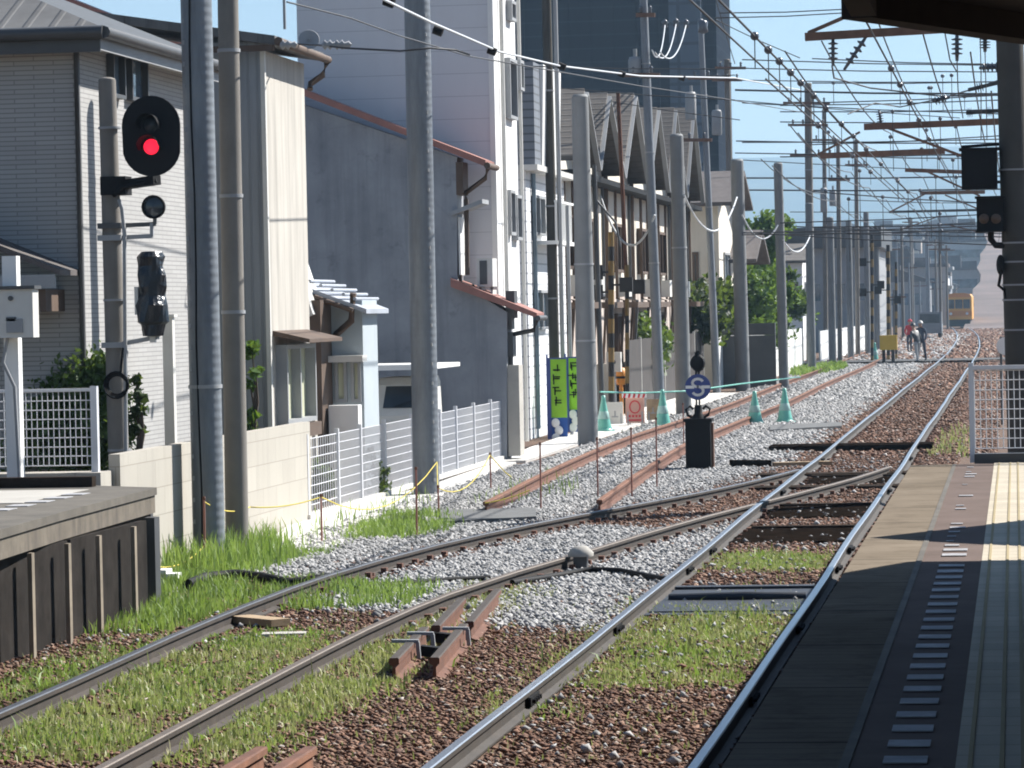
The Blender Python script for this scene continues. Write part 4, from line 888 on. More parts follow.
# ------------------------------------------------------------------ terraced gable houses
X8=-10.6
peaks=[562,586,614,638,656,675]
ygs=[ox(x,110,X8).y for x in peaks]
VZ=6.2
lab=['leftmost cream gabled terrace house behind the first smooth pole','cream gabled terrace house just right of the first smooth pole','cream gabled terrace house behind the striped crossing post',
     'cream gabled terrace house behind the leaning thin pole','cream gabled terrace house left of the second smooth pole','last cream gabled terrace house, beside the second smooth pole']
for i,yg in enumerate(ygs):
    wd=(ygs[i+1]-yg if i+1<len(ygs) else 6.0)/2; 
    wl=(yg-ygs[i-1])/2 if i else wd
    zp=ox(peaks[i],96 if i!=0 else 92,X8).z if i<3 else ox(peaks[i],110,X8).z
    H=thing('terrace_house',lab[i],'house',(X8-3,yg,0),'row of gabled terrace houses')
    b=MB(); b.prism([(X8,yg-wl+.02,0),(X8,yg+wd-.02,0),(X8,yg+wd-.02,VZ),(X8,yg,zp-.1),(X8,yg-wl+.02,VZ)],(-7,0,0)); b.build('wall',m['creamwall'],H)
    b=MB()
    b.prism([(X8+.55,yg-wl,VZ-.02),(X8+.55,yg,zp-.05),(X8+.55,yg,zp+.07),(X8+.55,yg-wl,VZ+.10)],(-8,0,0))
    b.prism([(X8+.55,yg+.01,zp-.05),(X8+.55,yg+wd,VZ-.02),(X8+.55,yg+wd,VZ+.10),(X8+.55,yg+.01,zp+.07)],(-8,0,0)); b.build('roof',m['tileroofz'],H)
    b=MB()
    b.beam((X8+.58,yg-wl+.05,VZ-.08),(X8+.58,yg,zp-.04),.05,.13,(1,0,0)); b.build('bargeboard',m['grey'],H)
    b=MB(); b.beam((X8+.58,yg,zp-.04),(X8+.58,yg+wd-.05,VZ-.08),.05,.13,(1,0,0)); b.build('bargeboard',m['grey'],H)
    b=MB(); b.box(X8+.003,yg-wl,VZ-.35,X8+.55,yg+wd,VZ-.22); b.build('canopy_ledge',m['black'],H)
    b=MB(); b.cyl((X8+.12,yg+wd-.2,0.2),(X8+.12,yg+wd-.2,VZ),.06,n=8); b.build('down_pipe',m['brown'],H)
    for q in (-.45,.25,.62):
        b=MB(); yy=yg+q*wd; b.tube([(X8+.14,yy,VZ-.3),(X8+.14,yy,3.0),(X8+.3,yy+.25,2.95),(X8+.1,yy+.3,.3)],.035+.02*abs(q),6); b.build('drain_pipe',m['brown'] if q<.5 else m['darkgrey'],H)
    b=MB(); b.box(X8+.02,yg-.3,3.05,X8+.34,yg+.4,3.55); b.build('air_conditioner',m['acunit'],H)
    window(H,yg-1.1,yg+1.0,3.7,5.0,X=X8,frame=m['brown'],gl=m['glass'],fr=.08,dep=.14,mull=1)
    window(H,yg-1.3,yg-.2,1.0,2.6,X=X8,frame=m['brown'],gl=m['glass'],fr=.08,dep=.14,mull=1)
    b=MB(); b.box(X8+.003,yg-1.5,2.75,X8+.7,yg+1.4,2.9); b.build('awning',m['brown'],H)
    b=MB(); b.box(X8+.003,yg-wl+.05,0.1,X8+.02,yg+wd-.05,3.2); b.build('lower_facing',m['pinkwall'],H)
# ------------------------------------------------------------------ poles
def pole(label,px0,px1,ytop,ybase,wid,X=None,Y=None,mat='concrete_pole',cat='pole',name='track_pole',taper=.85,bands=(),group=None,steps=False,z0=0.0):
    """px at base / at top of frame row ytop"""
    bp=oz(px0,ybase,.1) if Y is None else oy(px0,ybase,Y)
    YY=bp.y if Y is None else Y
    tp=oy(px1,ytop,YY); bpx=oy(px0,ybase,YY)
    r=wid/2*YY/F
    A=Vector((bpx.x,YY,z0)); B=Vector((tp.x,YY,tp.z))
    T=thing(name,label,cat,tuple(A),group)
    b=MB(); b.cyl(A,B,r,r*taper,20); b.lathe([(r*taper,0),(r*taper*.8,r*.25),(.001,r*.3)],B,20); b.build('shaft',m[mat],T)
    for t_ in bands:
        c=A.lerp(B,t_); rr=r+(r*taper-r)*t_
        b=MB(); b.cyl(c-Vector((0,0,.02)),c+Vector((0,0,.02)),rr+.012,n=20); b.build('band',m['grey'],T)
    if steps:
        for k in range(26):
            c=A.lerp(B,.03+.037*k); rr=r+(r*taper-r)*(.03+.037*k); b=MB(); sx=(-1 if steps<0 else 1)*rr*.72; b.box(c.x+sx-.012,c.y-rr*.78,c.z,c.x+sx+.012,c.y-rr*.55,c.z+.05); b.build('step_plate',m['grey'],T)
    return T,A,B,r
P1=pole('front tall grey pole leaning left, nearest of the left row',209,195.5,-25,540,33,Y=39.3,mat='ringpole',bands=(.3,),steps=-1,taper=.97)
A,B=P1[1],P1[2]; b=MB(); b.tube([A.lerp(B,t_/8)+Vector((-.04+.012*math.sin(t_*1.7),-.175,0)) for t_ in range(9)],.011,6); b.build('earth_wire',m['black'],P1[0])
P2=pole('slimmer brownish concrete pole close behind the front grey pole',237,227.5,-25,535,24,Y=40.4,mat='brownpole',bands=(.42,.62,.87),taper=.88)
P3=pole('tall grey notched pole standing before the white mesh fence',426.5,416.5,-25,490,27,mat='ringpole',bands=(),steps=True,taper=.98)
P4=pole('thick pale smooth pole with flat top beside the green banners',588,580,97,440,21,bands=(.30,.52),taper=.80)
P5=pole('grey flat topped pole behind the dwarf signal',684,676.5,136,420,16,Y=91,bands=(.6,))
P6=pole('grey flat topped pole right of the dwarf signal',743,737,161,388,14.5,taper=.9)
P7=pole('slim grey flat topped pole before the leafy trees',784,778,164,384,10,Y=117,taper=.9)
P8=pole('grey pole in front of the flat roofed dark block',812,809,204,371,8.5,Y=143,taper=.9)
far=[(833,830,218,366,7.5,158),(851,848.5,221,360,6.5,172),(868,866,213,357,6,190),(878,876.5,241,356,5.5,205)]
for i,(a,b_,yt,yb,wd,Y) in enumerate(far):
    pole(('first','second','third','fourth')[i]+' of the four far grey poles before the level crossing, counting from the left',a,b_,yt,yb,wd,Y=Y,taper=.9,group='far flat topped poles')
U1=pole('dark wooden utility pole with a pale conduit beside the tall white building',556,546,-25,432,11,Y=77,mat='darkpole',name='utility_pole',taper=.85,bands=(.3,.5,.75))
b=MB(); A,B=U1[1],U1[2]; d_=Vector((.19,-.05,0)); b.tube([A+d_,A.lerp(B,.5)+d_,B+d_],.05,8); b.tube([A+d_*1.9,A.lerp(B,.5)+d_*1.9],.04,8); b.build('conduit',m['grey'],U1[0])
U2=pole('thin tall pale pole leaning left of the second smooth pole',660,642.5,-25,415,11,Y=89,mat='steel_pole',name='utility_pole',taper=.7,bands=(.35,.6,.8))
U3=pole('thin tall pole carrying a transformer drum before the navy tower',717,700.5,20,395,8,Y=112,mat='steel_pole',name='utility_pole',taper=.7,bands=(.5,.8))
U4=pole('dark utility pole right of the navy tower',734,727,60,385,7.5,Y=135,mat='brownpole',name='utility_pole',taper=.8)
U5=pole('tall brown utility pole crossed by many wires in mid distance',811,808,84,365,9,Y=150,mat='brownpole',name='utility_pole',taper=.8,bands=(.4,.7))
U6=pole('second slim utility pole to the right of the tall brown one',840,838,140,362,5,Y=165,mat='brownpole',name='utility_pole',taper=.8)
U7=pole('third slim utility pole to the right of the tall brown one',858,856,140,360,5,Y=180,mat='brownpole',name='utility_pole',taper=.8)
U8=pole('slim utility pole standing just right of the tall brown one',826,824,110,362,5,Y=172,mat='brownpole',name='utility_pole',taper=.8)
def crossarm(U,py,x0,x1,n=3,mat='brownbeam',parent=None,dz=0):
    Y=U[1].y-.12; a=oy(x0,py,Y); c=oy(x1,py+dz,Y); b=MB(); b.beam(a,c,.09,.10); o=b.build('crossarm',m[mat],U[0])
    for k in range(n):
        b=MB(); q=a.lerp(c,(k+.5)/n); b.lathe([(.02,0),(.05,.04),(.03,.08),(.055,.12),(.03,.17),(.001,.19)],q+Vector((0,0,.05)),8); b.build('insulator',m['insul'],o)
for py,x0,x1 in ((103,783,830),(125,788,828),(155,790,836)): crossarm(U5,py,x0,x1,4)
for py,x0,x1 in ((68,715,746),(80,712,742)): crossarm(U4,py,x0,x1,3)
crossarm(U3,78,688,715,2); crossarm(U3,140,682,712,2); crossarm(U2,15,636,655,2); crossarm(U2,75,625,660,2); crossarm(U7,165,845,868,3); crossarm(U8,140,812,838,3); crossarm(U6,180,828,850,3)
def drum(U,px,py0,py1,w,lab_):
    Y=U[1].y; a=oy(px,py1,Y);c=oy(px,py0,Y); r=w/2*Y/F; b=MB(); b.lathe([(r*.9,0),(r,.05),(r,c.z-a.z-.08),(r*.8,c.z-a.z),(.001,c.z-a.z+.02)],a,16); b.cyl(c,c+Vector((0,0,.2)),.05); b.build('transformer',m['grey'],U[0])
drum(U3,691,92,120,11,''); drum(U4,717,110,135,10,''); drum(U2,635,57,76,13,''); drum(U8,833,190,206,7,''); drum(U5,824,188,212,7,'')
# hanging cable loops between smooth poles
def loop(a,c,sag,r=.03,mat='wirepale',n=14):
    a=Vector(a);c=Vector(c); return [a.lerp(c,i/n)-Vector((0,0,sag*4*(i/n)*(1-i/n))) for i in range(n+1)]
for (A_,B_,pa,pb,sg,l) in ((P5,P6,(684,195),(737,197),1.0,'sagging pale cable loop between the second and third smooth poles'),(P6,P7,(742,215),(778,225),.6,'sagging pale cable loop before the leafy trees'),(P7,P8,(783,240),(810,236),.5,'sagging pale cable loop before the flat roofed block'),(U2,P5,(655,215),(600,195),1.0,'sagging pale cable loop in front of the terrace houses')):
    a=oy(*pa,A_[1].y-.2); c=oy(*pb,B_[1].y-.2); b=MB(); b.tube(loop(a,c,sg),.028,6); tag(b.build('cable_loop',m['wirepale']),l,'cable')
# ------------------------------------------------------------------ long white fence
FW=thing('mesh_fence','long white mesh fence on the path beside the parked van','fence',(-9.25,47.3,.05),'white mesh fences')
XF=-9.27; fa=ox(306,500,XF).y; fb=ox(505,460,XF).y
cuts=[306,337,360,384,412,440,456,474,491,505]
for k,(x0,x1) in enumerate(zip(cuts,cuts[1:])):
    y0=ox(x0,450,XF).y; y1=ox(x1,450,XF).y
    b=MB(); mesh_panel(b,(XF,y0+.04,0),(XF,y1-.04,0),.10,1.10,.075 if k else .15,.12,.0058 if k else .007); b.build('mesh_panel',m['whitefence'],FW)
    b=MB(); b.box(XF-.03,y0-.028,.02,XF+.03,y0+.028,1.17); b.build('post',m['whitefence'],FW)
y1=ox(505,450,XF).y; b=MB(); b.box(XF-.03,y1-.03,.02,XF+.03,y1+.03,1.17); b.build('post',m['whitefence'],FW)
b=MB(); b.box(XF-.08,fa,.045,XF+.06,fb,.115); tag(b.build('kerb_wall',m['path']),'low pale kerb under the long white mesh fence','kerb')
# white panel fence before the bushes and further panels
def panelfence(p0,p1,h,n,label,mat='white'):
    T=thing('panel_fence',label,'fence',tuple(p0)); p0=Vector(p0);p1=Vector(p1)
    for k in range(n):
        a=p0.lerp(p1,k/n); c=p0.lerp(p1,(k+1)/n); d=(c-a).normalized()*.02
        b=MB(); b.beam(a+d+Vector((0,0,h/2)),c-d+Vector((0,0,h/2)),.05,h); b.build('panel',m[mat],T)
    for k in range(n+1):
        a=p0.lerp(p1,k/n); b=MB(); b.beam(a,a+Vector((0,0,h+.06)),.07,.07,(0,1,0)); b.build('post',m['offwhite'],T)
a=oy(716,395,118); c=oy(803,372,150); panelfence((a.x,118,0),(c.x,150,0),1.75,9,'white construction panel fence below the leafy trees')
a=oy(820,366,165); c=oy(866,360,205); panelfence((a.x,165,0),(c.x,205,0),1.5,8,'white panel fence behind the far flat topped poles')
a=oy(626,408,92); c=oy(676,385,112); panelfence((-10.0,93,.0),(-10.1,117,0),1.9,7,'brown slatted garden fence beside the terrace houses','fencebrown')
# dark wall
a=oy(717,345,120); c=oy(775,326,120); b=MB(); b.box(a.x,120,1.75,c.x,120.3,c.z+.1); 
b.box(a.x,120.01,0,c.x,120.29,1.74); tag(b.build('garden_wall',m['darkgrey']),'dark grey garden wall above the white panel fence','wall')
# ------------------------------------------------------------------ banners by the thick pole
def banner(x0,x1,y0,y1,Y,label):
    a=oy(x0,y1,Y);c=oy(x1,y0,Y); T=thing('banner_flag',label,'banner',(a.x,Y,0),'green banner flags')
    b=MB(); b.cyl((a.x-.03,Y,0),(a.x-.03,Y,c.z+.1),.02,n=8); b.build('pole',m['signblue'],T)
    b=MB(); n=10; vs=[];h=c.z-a.z
    zs=[a.z+h*i/n for i in range(n+1)]
    for z in zs:
        for t_ in (0,.33,.66,1): vs.append((a.x+(c.x-a.x)*t_,Y+.03*math.sin(z*3+t_*2),z))
    fs=[];mi=[]
    for i in range(n):
        for k in range(3): fs.append((i*4+k,i*4+k+1,i*4+5+k,i*4+4+k)); mi.append(1 if i<3 else 0)
    b.add(vs,fs); b.m=mi; o=b.build('cloth',[m['lime'],m['blue']],T)
    so_=o.modifiers.new('thickness','SOLIDIFY'); so_.thickness=.006
    b=MB(); b.box(a.x-.02,Y-.04,a.z,a.x+.045,Y-.035,c.z); b.build('blue_border',m['signblue'],T)
    # a column of blurred brush characters
    b=MB(); rr=random.Random(int(x0)); w_=c.x-a.x
    for k in range(4):
        zc=c.z-h*(.10+.13*k); xc=a.x+w_*.42
        for q in range(4):
            dx=rr.uniform(-.06,.06);dz=rr.uniform(-.06,.06)
            if q%2: b.box(xc+dx-.07,Y-.052,zc+dz-.012,xc+dx+.07,Y-.046,zc+dz+.012)
            else: b.box(xc+dx-.012,Y-.05,zc+dz-.07,xc+dx+.012,Y-.044,zc+dz+.07)
    b.build('lettering',m['black'],T)
    b=MB()
    for k in range(3): b.sphere((a.x+w_*(.35+.18*(k%2)),Y-.03,a.z+h*(.06+.09*k)),.09,10,6,(1,.2,1.1))
    b.build('white_spots',m['white'],T)
    b=MB(); b.box(a.x-.02,Y-.012,c.z,c.x,Y+.012,c.z+.03); b.build('top_bar',m['signblue'],T)
banner(550,566,359,443,75.6,'green and blue banner flag with white spots left of the thick pale pole')
banner(568,582,358,432,76.6,'second green banner flag half hidden behind the thick pale pole')
# ------------------------------------------------------------------ dwarf signal
D0=oz(697,468,.05); YD=D0.y
DS=thing('dwarf_signal','black dwarf signal box with a round blue and white S disc','dwarf signal',(D0.x,YD,.03))
def dq(px,py): p=oy(px,py,YD); return p
b=MB(); a=dq(687,468);c=dq(711,420); b.box(a.x,YD-.2,.02,c.x,YD+.2,c.z); b.box(a.x-.03,YD-.23,c.z-.02,c.x+.03,YD+.23,c.z+.03); b.box(a.x+.03,YD-.215,.08,c.x-.03,YD-.2,c.z-.06); b.build('box',m['black'],DS)
b=MB(); b.box(c.x+.001,YD-.05,.05,c.x+.04,YD+.1,c.z-.05); b.build('side_rib',m['brownbeam'],DS)
b=MB(); t0=dq(698.5,421);t1=dq(698.5,405); b.lathe([(.16,0),(.13,.06),(.07,.12),(.06,t1.z-t0.z)],t0,14); 
for s in (-1,1): b.tube([(t0.x+s*.08,YD-.05,t0.z+.05),(t0.x+s*.17,YD-.05,t0.z+.10),(t0.x+s*.2,YD-.05,t0.z+.2),(t0.x+s*.13,YD-.05,t0.z+.25),(t0.x+s*.08,YD-.05,t0.z+.2)],.025,6)
b.build('neck',m['black'],DS)
b=MB(); m0=dq(698,405);m1=dq(698,352); 
for s in (-.025,.025): b.cyl((m0.x+s,YD,m0.z),(m0.x+s,YD,m1.z),.014,n=8)
b.build('mast',m['black'],DS)
dc=dq(698,387); b=MB(); b.cyl((dc.x,YD-.035,dc.z),(dc.x,YD-.02,dc.z),.215,n=28); dk=b.build('disc',m['signblue'],DS)
b=MB(); vs=[]
def stroke(bb,pts,w,Y,t=.004):
    for p,q in zip(pts,pts[1:]):
        bb.beam((p[0],Y,p[1]),(q[0],Y,q[1]),t,w,Vector((-(q[1]-p[1]),0,q[0]-p[0])))
S_=[]
for k in range(0,15): a_=R(20+k*18.5); S_.append((dc.x+.085*math.cos(a_)*1.05,dc.z+.07+.066*math.sin(a_)))
for k in range(0,15): a_=R(100-k*18.5); S_.append((dc.x+.085*math.cos(a_)*1.05,dc.z-.064+.07*math.sin(a_)))
stroke(b,S_,.045,YD-.039); b.build('letter_s',m['white'],dk)
b=MB(); b.box(dc.x-.205,YD-.0405,dc.z-.024,dc.x-.06,YD-.037,dc.z+.026); b.box(dc.x+.06,YD-.0405,dc.z-.024,dc.x+.205,YD-.037,dc.z+.026); b.build('white_bar',m['white'],dk)
lp=dq(698,363); b=MB(); b.sphere(lp,.13,14,8,(.95,.8,1.15)); b.cyl(lp,lp+Vector((0,-.2,.0)),.11,.12); b.cyl(lp+Vector((0,0,.1)),lp+Vector((0,0,.2)),.05,.03); b.build('lamp',m['black'],DS)
# ------------------------------------------------------------------ cones, barriers, sign boards
def cone(px,py,h,label,s=1.0,z=0.02):
    p=oz(px,py,z); T=thing('traffic_cone',label,'cone',tuple(p),'teal cones along the works')
    b=MB(); b.lathe([(.24,.0),(.25,.03),(.19,.06),(.18,.10)],p,16); b.build('base',m['teal'],T)
    b=MB(); b.lathe([(.175,.08),(.10,h*.55),(.05,h*.88),(.045,h),(.001,h+.01)],p,16); b.build('body',m['teal'],T)
    b=MB(); b.lathe([(.132,h*.36),(.137,h*.37),(.105,h*.56),(.10,h*.57)],p,16); b.build('sleeve',m['paleteal'],T)
    return p
c1=cone(604,432,.8,'teal cone at the foot of the thick pale pole'); c2=cone(663,427,.85,'teal cone with pale sleeve between the sign boards and dwarf signal'); 
c3=cone(755,424,.75,'teal cone right of the dwarf signal, leaning stand beside it'); c4=cone(785,423,.8,'teal cone furthest right of the row beside the rusty rail')
c5=cone(875,362,.9,'tiny teal cone beside the far crossing pole'); 
b=MB(); q1=oy(600,395,c2.y); q2=oy(792,379,c4.y+4); b.tube([oy(600,392,c1.y),oy(640,393,c2.y),oy(690,391,c2.y+2),oy(740,384,c3.y+3),oy(800,377,118)],.022,6); tag(b.build('barrier_bar',m['teal']),'long teal barrier bar strung above the cones','barrier')
def board(x0,x1,y0,y1,Y,name,label,mat,mark):
    a=oy(x0,y1,Y);c=oy(x1,y0,Y); T=thing(name,label,'sign',(a.x,Y,0))
    b=MB(); b.box(a.x,Y-.015,a.z,c.x,Y+.015,c.z); b.build('board',m[mat],T)
    for x in (a.x+.05,c.x-.05): b=MB(); b.beam((x,Y+.03,c.z),(x,Y+.45,0.02),.03,.03); b.build('leg',m['grey'],T); b=MB(); b.beam((x,Y+.02,c.z),(x,Y-.02,.02),.03,.03,(0,1,0)); b.build('leg',m['grey'],T)
    b=MB(); w_=c.x-a.x;h=c.z-a.z
    if mark=='lines':
        b.box(a.x+.08*w_,Y-.02,a.z+.08*h,a.x+.92*w_,Y-.016,a.z+.14*h)
        stroke(b,[(a.x+w_*(.5+.28*math.cos(q*.5236)),a.z+h*(.62+.24*math.sin(q*.5236))) for q in range(13)],.03,Y-.018)
        for k in range(4): b.box(a.x+w_*(.16+.18*k),Y-.02,a.z+.22*h,a.x+w_*(.27+.18*k),Y-.016,a.z+.31*h)
    else:
        b.box(a.x+.3*w_,Y-.02,a.z+.3*h,a.x+.7*w_,Y-.016,a.z+.36*h); b.box(a.x+.46*w_,Y-.02,a.z+.36*h,a.x+.55*w_,Y-.016,a.z+.6*h)
    b.build('marking',m['red'] if mat=='pinkboard' else m['grey'],T); return T
Yb=oz(630,424,.05).y
board(607,623,402,424,Yb+.5,'sign_board','pale grey works sign board right of the thick pale pole','board','x')
SB=board(626,644,397,423,Yb-.5,'sign_board','pinkish works sign board with red markings and striped top','pinkboard','lines')
board(647,659,399,420,Yb+.8,'sign_board','small beige works board behind the teal cone','wood','x')
a=oy(622,398,Yb-.6);c=oy(646,391.5,Yb-.6); T=thing('striped_barrier','red and white striped barrier plank over the pinkish sign board','barrier',(a.x,Yb-.6,a.z))
b=MB(); b.box(a.x,Yb-.62,a.z,c.x,Yb-.58,c.z); b.build('plank',m['white'],T); b=MB(); w_=(c.x-a.x)
for k in range(5): b.prism([(a.x+w_*(.04+.2*k),Yb-.625,a.z),(a.x+w_*(.13+.2*k),Yb-.625,a.z),(a.x+w_*(.19+.2*k),Yb-.625,c.z),(a.x+w_*(.10+.2*k),Yb-.625,c.z)],(0,-.004,0))
b.build('stripes',m['red'],T)
# crossing control box and orange light
p=oz(614,420,.05); Yc=p.y+3; a=oy(607,372,Yc);c=oy(621,352,Yc); T=thing('control_box','pale steel control box on a thin post behind the sign boards','box',(a.x,Yc,0))
b=MB(); b.box(a.x,Yc-.15,a.z,c.x,Yc+.15,c.z); b.build('box',m['offwhite'],T); b=MB(); b.cyl(((a.x+c.x)/2,Yc,0),((a.x+c.x)/2,Yc,a.z),.04); b.build('post',m['grey'],T)
b=MB(); b.lathe([(.06,0),(.06,.012),(.001,.014)],((a.x+c.x)/2,Yc-.151,(a.z+c.z)/2),14,0,(0,-1,0)); b.build('dial',m['darkgrey'],T)
b=MB(); b.box(a.x-.4,Yc+.5,0,a.x+.1,Yc+.9,1.35); tag(b.build('cabinet',m['offwhite']),'white steel cabinet beside the thick pale pole','cabinet')
a=oy(616,385,Yc+1);c=oy(626,372,Yc+1); T=thing('works_lamp','small orange works lamp on a post by the striped crossing post','lamp',(a.x,Yc+1,0))
b=MB(); b.lathe([(.10,0),(.13,.05),(.12,.2),(.13,.25),(.10,.42),(.001,.45)],((a.x+c.x)/2,Yc+1,a.z),16); b.cyl(((a.x+c.x)/2,Yc+1,0),((a.x+c.x)/2,Yc+1,a.z),.05); b.build('lamp_body',m['orange'],T)
b=MB(); b.lathe([(.128,0),(.128,.06)],((a.x+c.x)/2,Yc+1,a.z+.16),16); b.build('band',m['black'],T)
# level crossing posts at the near crossing (striped)
def striped(px,ytop,ybase,Y,r,label,lamps=(),n=12,start=None,group=None,px1=None):
    A=oy(px,ybase,Y); B=oy(px1 if px1 else px,ytop,Y); A.z=0; T=thing('crossing_post',label,'crossing post',tuple(A),group)
    b=MB(); 
    for k in range(n): b.cyl(A.lerp(B,k/n),A.lerp(B,(k+1)/n),r,n=12,mi=k%2,caps=(k in (0,n-1)))
    b.build('post',[m['ochre'],m['gateblack']],T)
    for (dx,py) in lamps:
        c=oy(px,py,Y); b=MB(); b.box(c.x+dx-.16,Y-.12,c.z-.18,c.x+dx+.16,Y+.05,c.z+.18); b.cyl((c.x+dx,Y-.16,c.z),(c.x+dx,Y-.12,c.z),.14,.12); b.beam((c.x,Y,c.z),(c.x+dx,Y,c.z),.05,.05); b.build('lamp',m['gateblack'],T)
    return T
striped(611,232,400,88,.075,'yellow and black striped crossing post with lamps before the terrace houses',((-.36,272),(-.36,292),(.38,285)),13)
striped(627,265,405,90,.055,'second thinner striped crossing post with rusty pole above',((.3,287),),9)
A=oy(626,265,90.2);B=oy(618,92,90.2); b=MB(); b.cyl((A.x,90.2,A.z-.3),B,.055,.05,10); tag(b.build('rusty_pole',m['rust']),'thin rusty pole rising between the terrace house gables','pole')
A=oy(599,255,86);B=oy(594,165,86); b=MB(); b.cyl((A.x,86,0),B,.07,.06,10); b.tube([B-Vector((0,0,.8)),B+Vector((.5,0,-1.4)),B+Vector((.6,0,-2))],.03); tag(b.build('steel_mast',m['darkgrey']),'dark slim mast with bracket left of the striped crossing post','mast')
# far crossing
striped(872,235,357,163,.07,'far level crossing post, striped, left one with lamps',((-.4,262),(-.4,292),(.4,285)),16)
striped(888,245,340,168,.085,'far level crossing mast, rust striped lattice at centre',((-.45,290),(.45,300)),18)
striped(896,262,345,170,.06,'far level crossing post, thinnest, right one',(),14)
b=MB(); a=oy(880,350,158);c=oy(897,335,158); b.box(a.x,157.8,a.z,c.x,158.2,c.z); GB=thing('gate_machine','orange barrier machine on two dark legs at the far crossing','barrier machine',(a.x,158,0)); b.build('casing',m['yellow'],GB)
for x in (a.x+.15,c.x-.2): b=MB(); b.box(x-.06,157.9,0.15,x+.08,158.1,a.z); b.build('leg',m['gateblack'],GB)
# ------------------------------------------------------------------ stakes and rope
st=[(205,565,500),(322,545,497),(417,540,470),(439,518,488),(491,492,455),(541,512,445),(598,500,440),(632,500,430),(657,490,420),(684,450,405)]
tops=[]
wh=['nearest the two tall leaning poles','by the end of the pale path','before the notched tall pole','beside the grey trough lid','left of the first rusty rail','over the first rusty rail end','by the second rusty rail end','between the two rusty rails','before the sign boards','nearest the dwarf signal']
for i,(x,yb,yt) in enumerate(st):
    p=oz(x,yb,.0); t_=oy(x-1,yt,p.y); T=thing('marker_stake','thin pinkish rusty stake '+wh[i],'stake',tuple(p),'rusty stakes strung with yellow rope')
    b=MB(); b.cyl((p.x,p.y,0),t_,.013,n=6); b.build('rod',m['stake'],T); b=MB(); b.lathe([(.014,0),(.02,.02),(.012,.04)],t_,8); b.build('cap',m['rust'],T); tops.append(t_)
def rope(pts,label):
    b=MB(); L=[]
    for a,c in zip(pts,pts[1:]): L+=loop(a,c,.12*(a-c).length*.3,n=8)
    b.tube(L,.008,5); tag(b.build('rope',m['rope']),label,'rope')
p1=oy(437,462,P3[1].y-.3)
rope([tops[0]+Vector((0,0,-.02)),oy(250,507,41),tops[1],p1],'yellow rope sagging from the first stake to the notched pole')
rope([oy(150,565,36),oy(205,545,39),oy(290,545,42)],'lower yellow rope through the tall grass')
rope([p1,tops[3],tops[4],oy(580,445,72.5)],'yellow rope running from the notched pole to the thick pale pole')
rope([oy(485,503,47.2),oy(530,490,47.5)],'short yellow rope tied over the rusty rail end')
# ------------------------------------------------------------------ small trackside objects
p=oz(581,572,.0); T=thing('concrete_marker','small mushroom shaped concrete marker in grey ballast between tracks','marker',tuple(p))
b=MB(); b.box(p.x-.07,p.y-.07,0,p.x+.07,p.y+.07,.17); b.build('stem',m['darkgrey'],T); b=MB(); b.lathe([(.135,.165),(.14,.20),(.07,.27),(.001,.275)],p,10); b.build('cap',m['concrete'],T)
def hose(pts,r,label,name='hose',mat='black'):
    b=MB(); b.tube([oz(*q,r+.03) for q in pts],r,8); tag(b.build(name,m[mat]),label,'hose')
hose([(188,584),(205,577),(235,574),(262,577),(290,583),(330,578)],.05,'thick black hose lying on the grass before the siding')
hose([(355,588),(400,584),(450,580),(490,578)],.03,'black cable lying over the siding rails near the dry grass','cable')
hose([(512,583),(550,577),(590,570),(620,571),(650,577),(668,580)],.035,'dark cable curving past the concrete marker','cable')
p0=oz(240,622,.05);p1=oz(281,626,.05); b=MB(); b.beam(p0+Vector((0,0,.03)),p1+Vector((0,0,.03)),.2,.06); tag(b.build('wooden_plank',m['wood']),'short orange brown plank on the soil between the siding rails','plank')
p0=oz(262,636,.03);p1=oz(306,635,.03); b=MB(); b.beam(p0,p1,.2,.05); tag(b.build('stone_slab',m['concrete']),'pale flat stone slab between the siding rails','slab')
p0=oz(160,577,.1); b=MB(); b.box(p0.x-.25,p0.y-.12,0,p0.x+.2,p0.y+.1,.14); b.box(p0.x-.3,p0.y-.15,.14,p0.x+.1,p0.y+.12,.18); tag(b.build('pale_block',m['white']),'white concrete block in the grass at the platform end','block')
b=MB(); p0=oy(172,448,41); p1=oy(171,317,41); b.box(p0.x-.06,40.9,0,p0.x+.06,41.02,p1.z); b.box(p0.x-.09,40.87,p1.z,p0.x+.09,41.05,p1.z+.03); tag(b.build('white_pipe',m['offwhite']),'white square pipe standing behind the block wall','pipe')
# short rails lying with clamps
def shortrail(pxs,label,ends=True,clamps=()):
    A=[oz(*q,.03) for q in pxs]; T=thing('spare_rails',label,'rails',tuple(A[0]),'spare rail lengths')
    return A,T
A=oz(397,684,.0);Bq=oz(464,610,.0); d_=(Bq-A).normalized(); r_=Vector((d_.y,-d_.x,0))
T=thing('spare_rails','pair of short rusty rails joined with clamps beside the siding','rails',tuple(A),'spare rail lengths')
W_=[(u*1.15,h*1.25) for u,h in PROF]
L=(Bq-A).length
for off,s,e in ((-.02,0,.40),(.28,0,.44),(.06,.42,.85),(.31,.47,1.0)):
    pa=A+r_*off+d_*L*s; pb=A+r_*off+d_*L*e; rail([pa,pa.lerp(pb,.5),pb],.015,[m['rust'],m['railside']],T,prof=W_)
for s,off in ((.30,-.0),(.36,.25),(.20,-.06)):
    c=A+d_*L*s+r_*off; b=MB(); b.beam(c-r_*.10+Vector((0,0,.20)),c+r_*.11+Vector((0,0,.195)),.05,.025); b.beam(c+r_*.10+Vector((0,0,.19)),c+r_*.11+Vector((0,0,.06)),.03,.05,d_); b.build('clamp',m['grey'],T)
for s in (.24,.42): 
    c=A+d_*L*s+r_*.16; b=MB(); b.beam(c-r_*.12+Vector((0,0,.10)),c+r_*.12+Vector((0,0,.07)),.12,.08); b.build('spacer',m['black'],T)
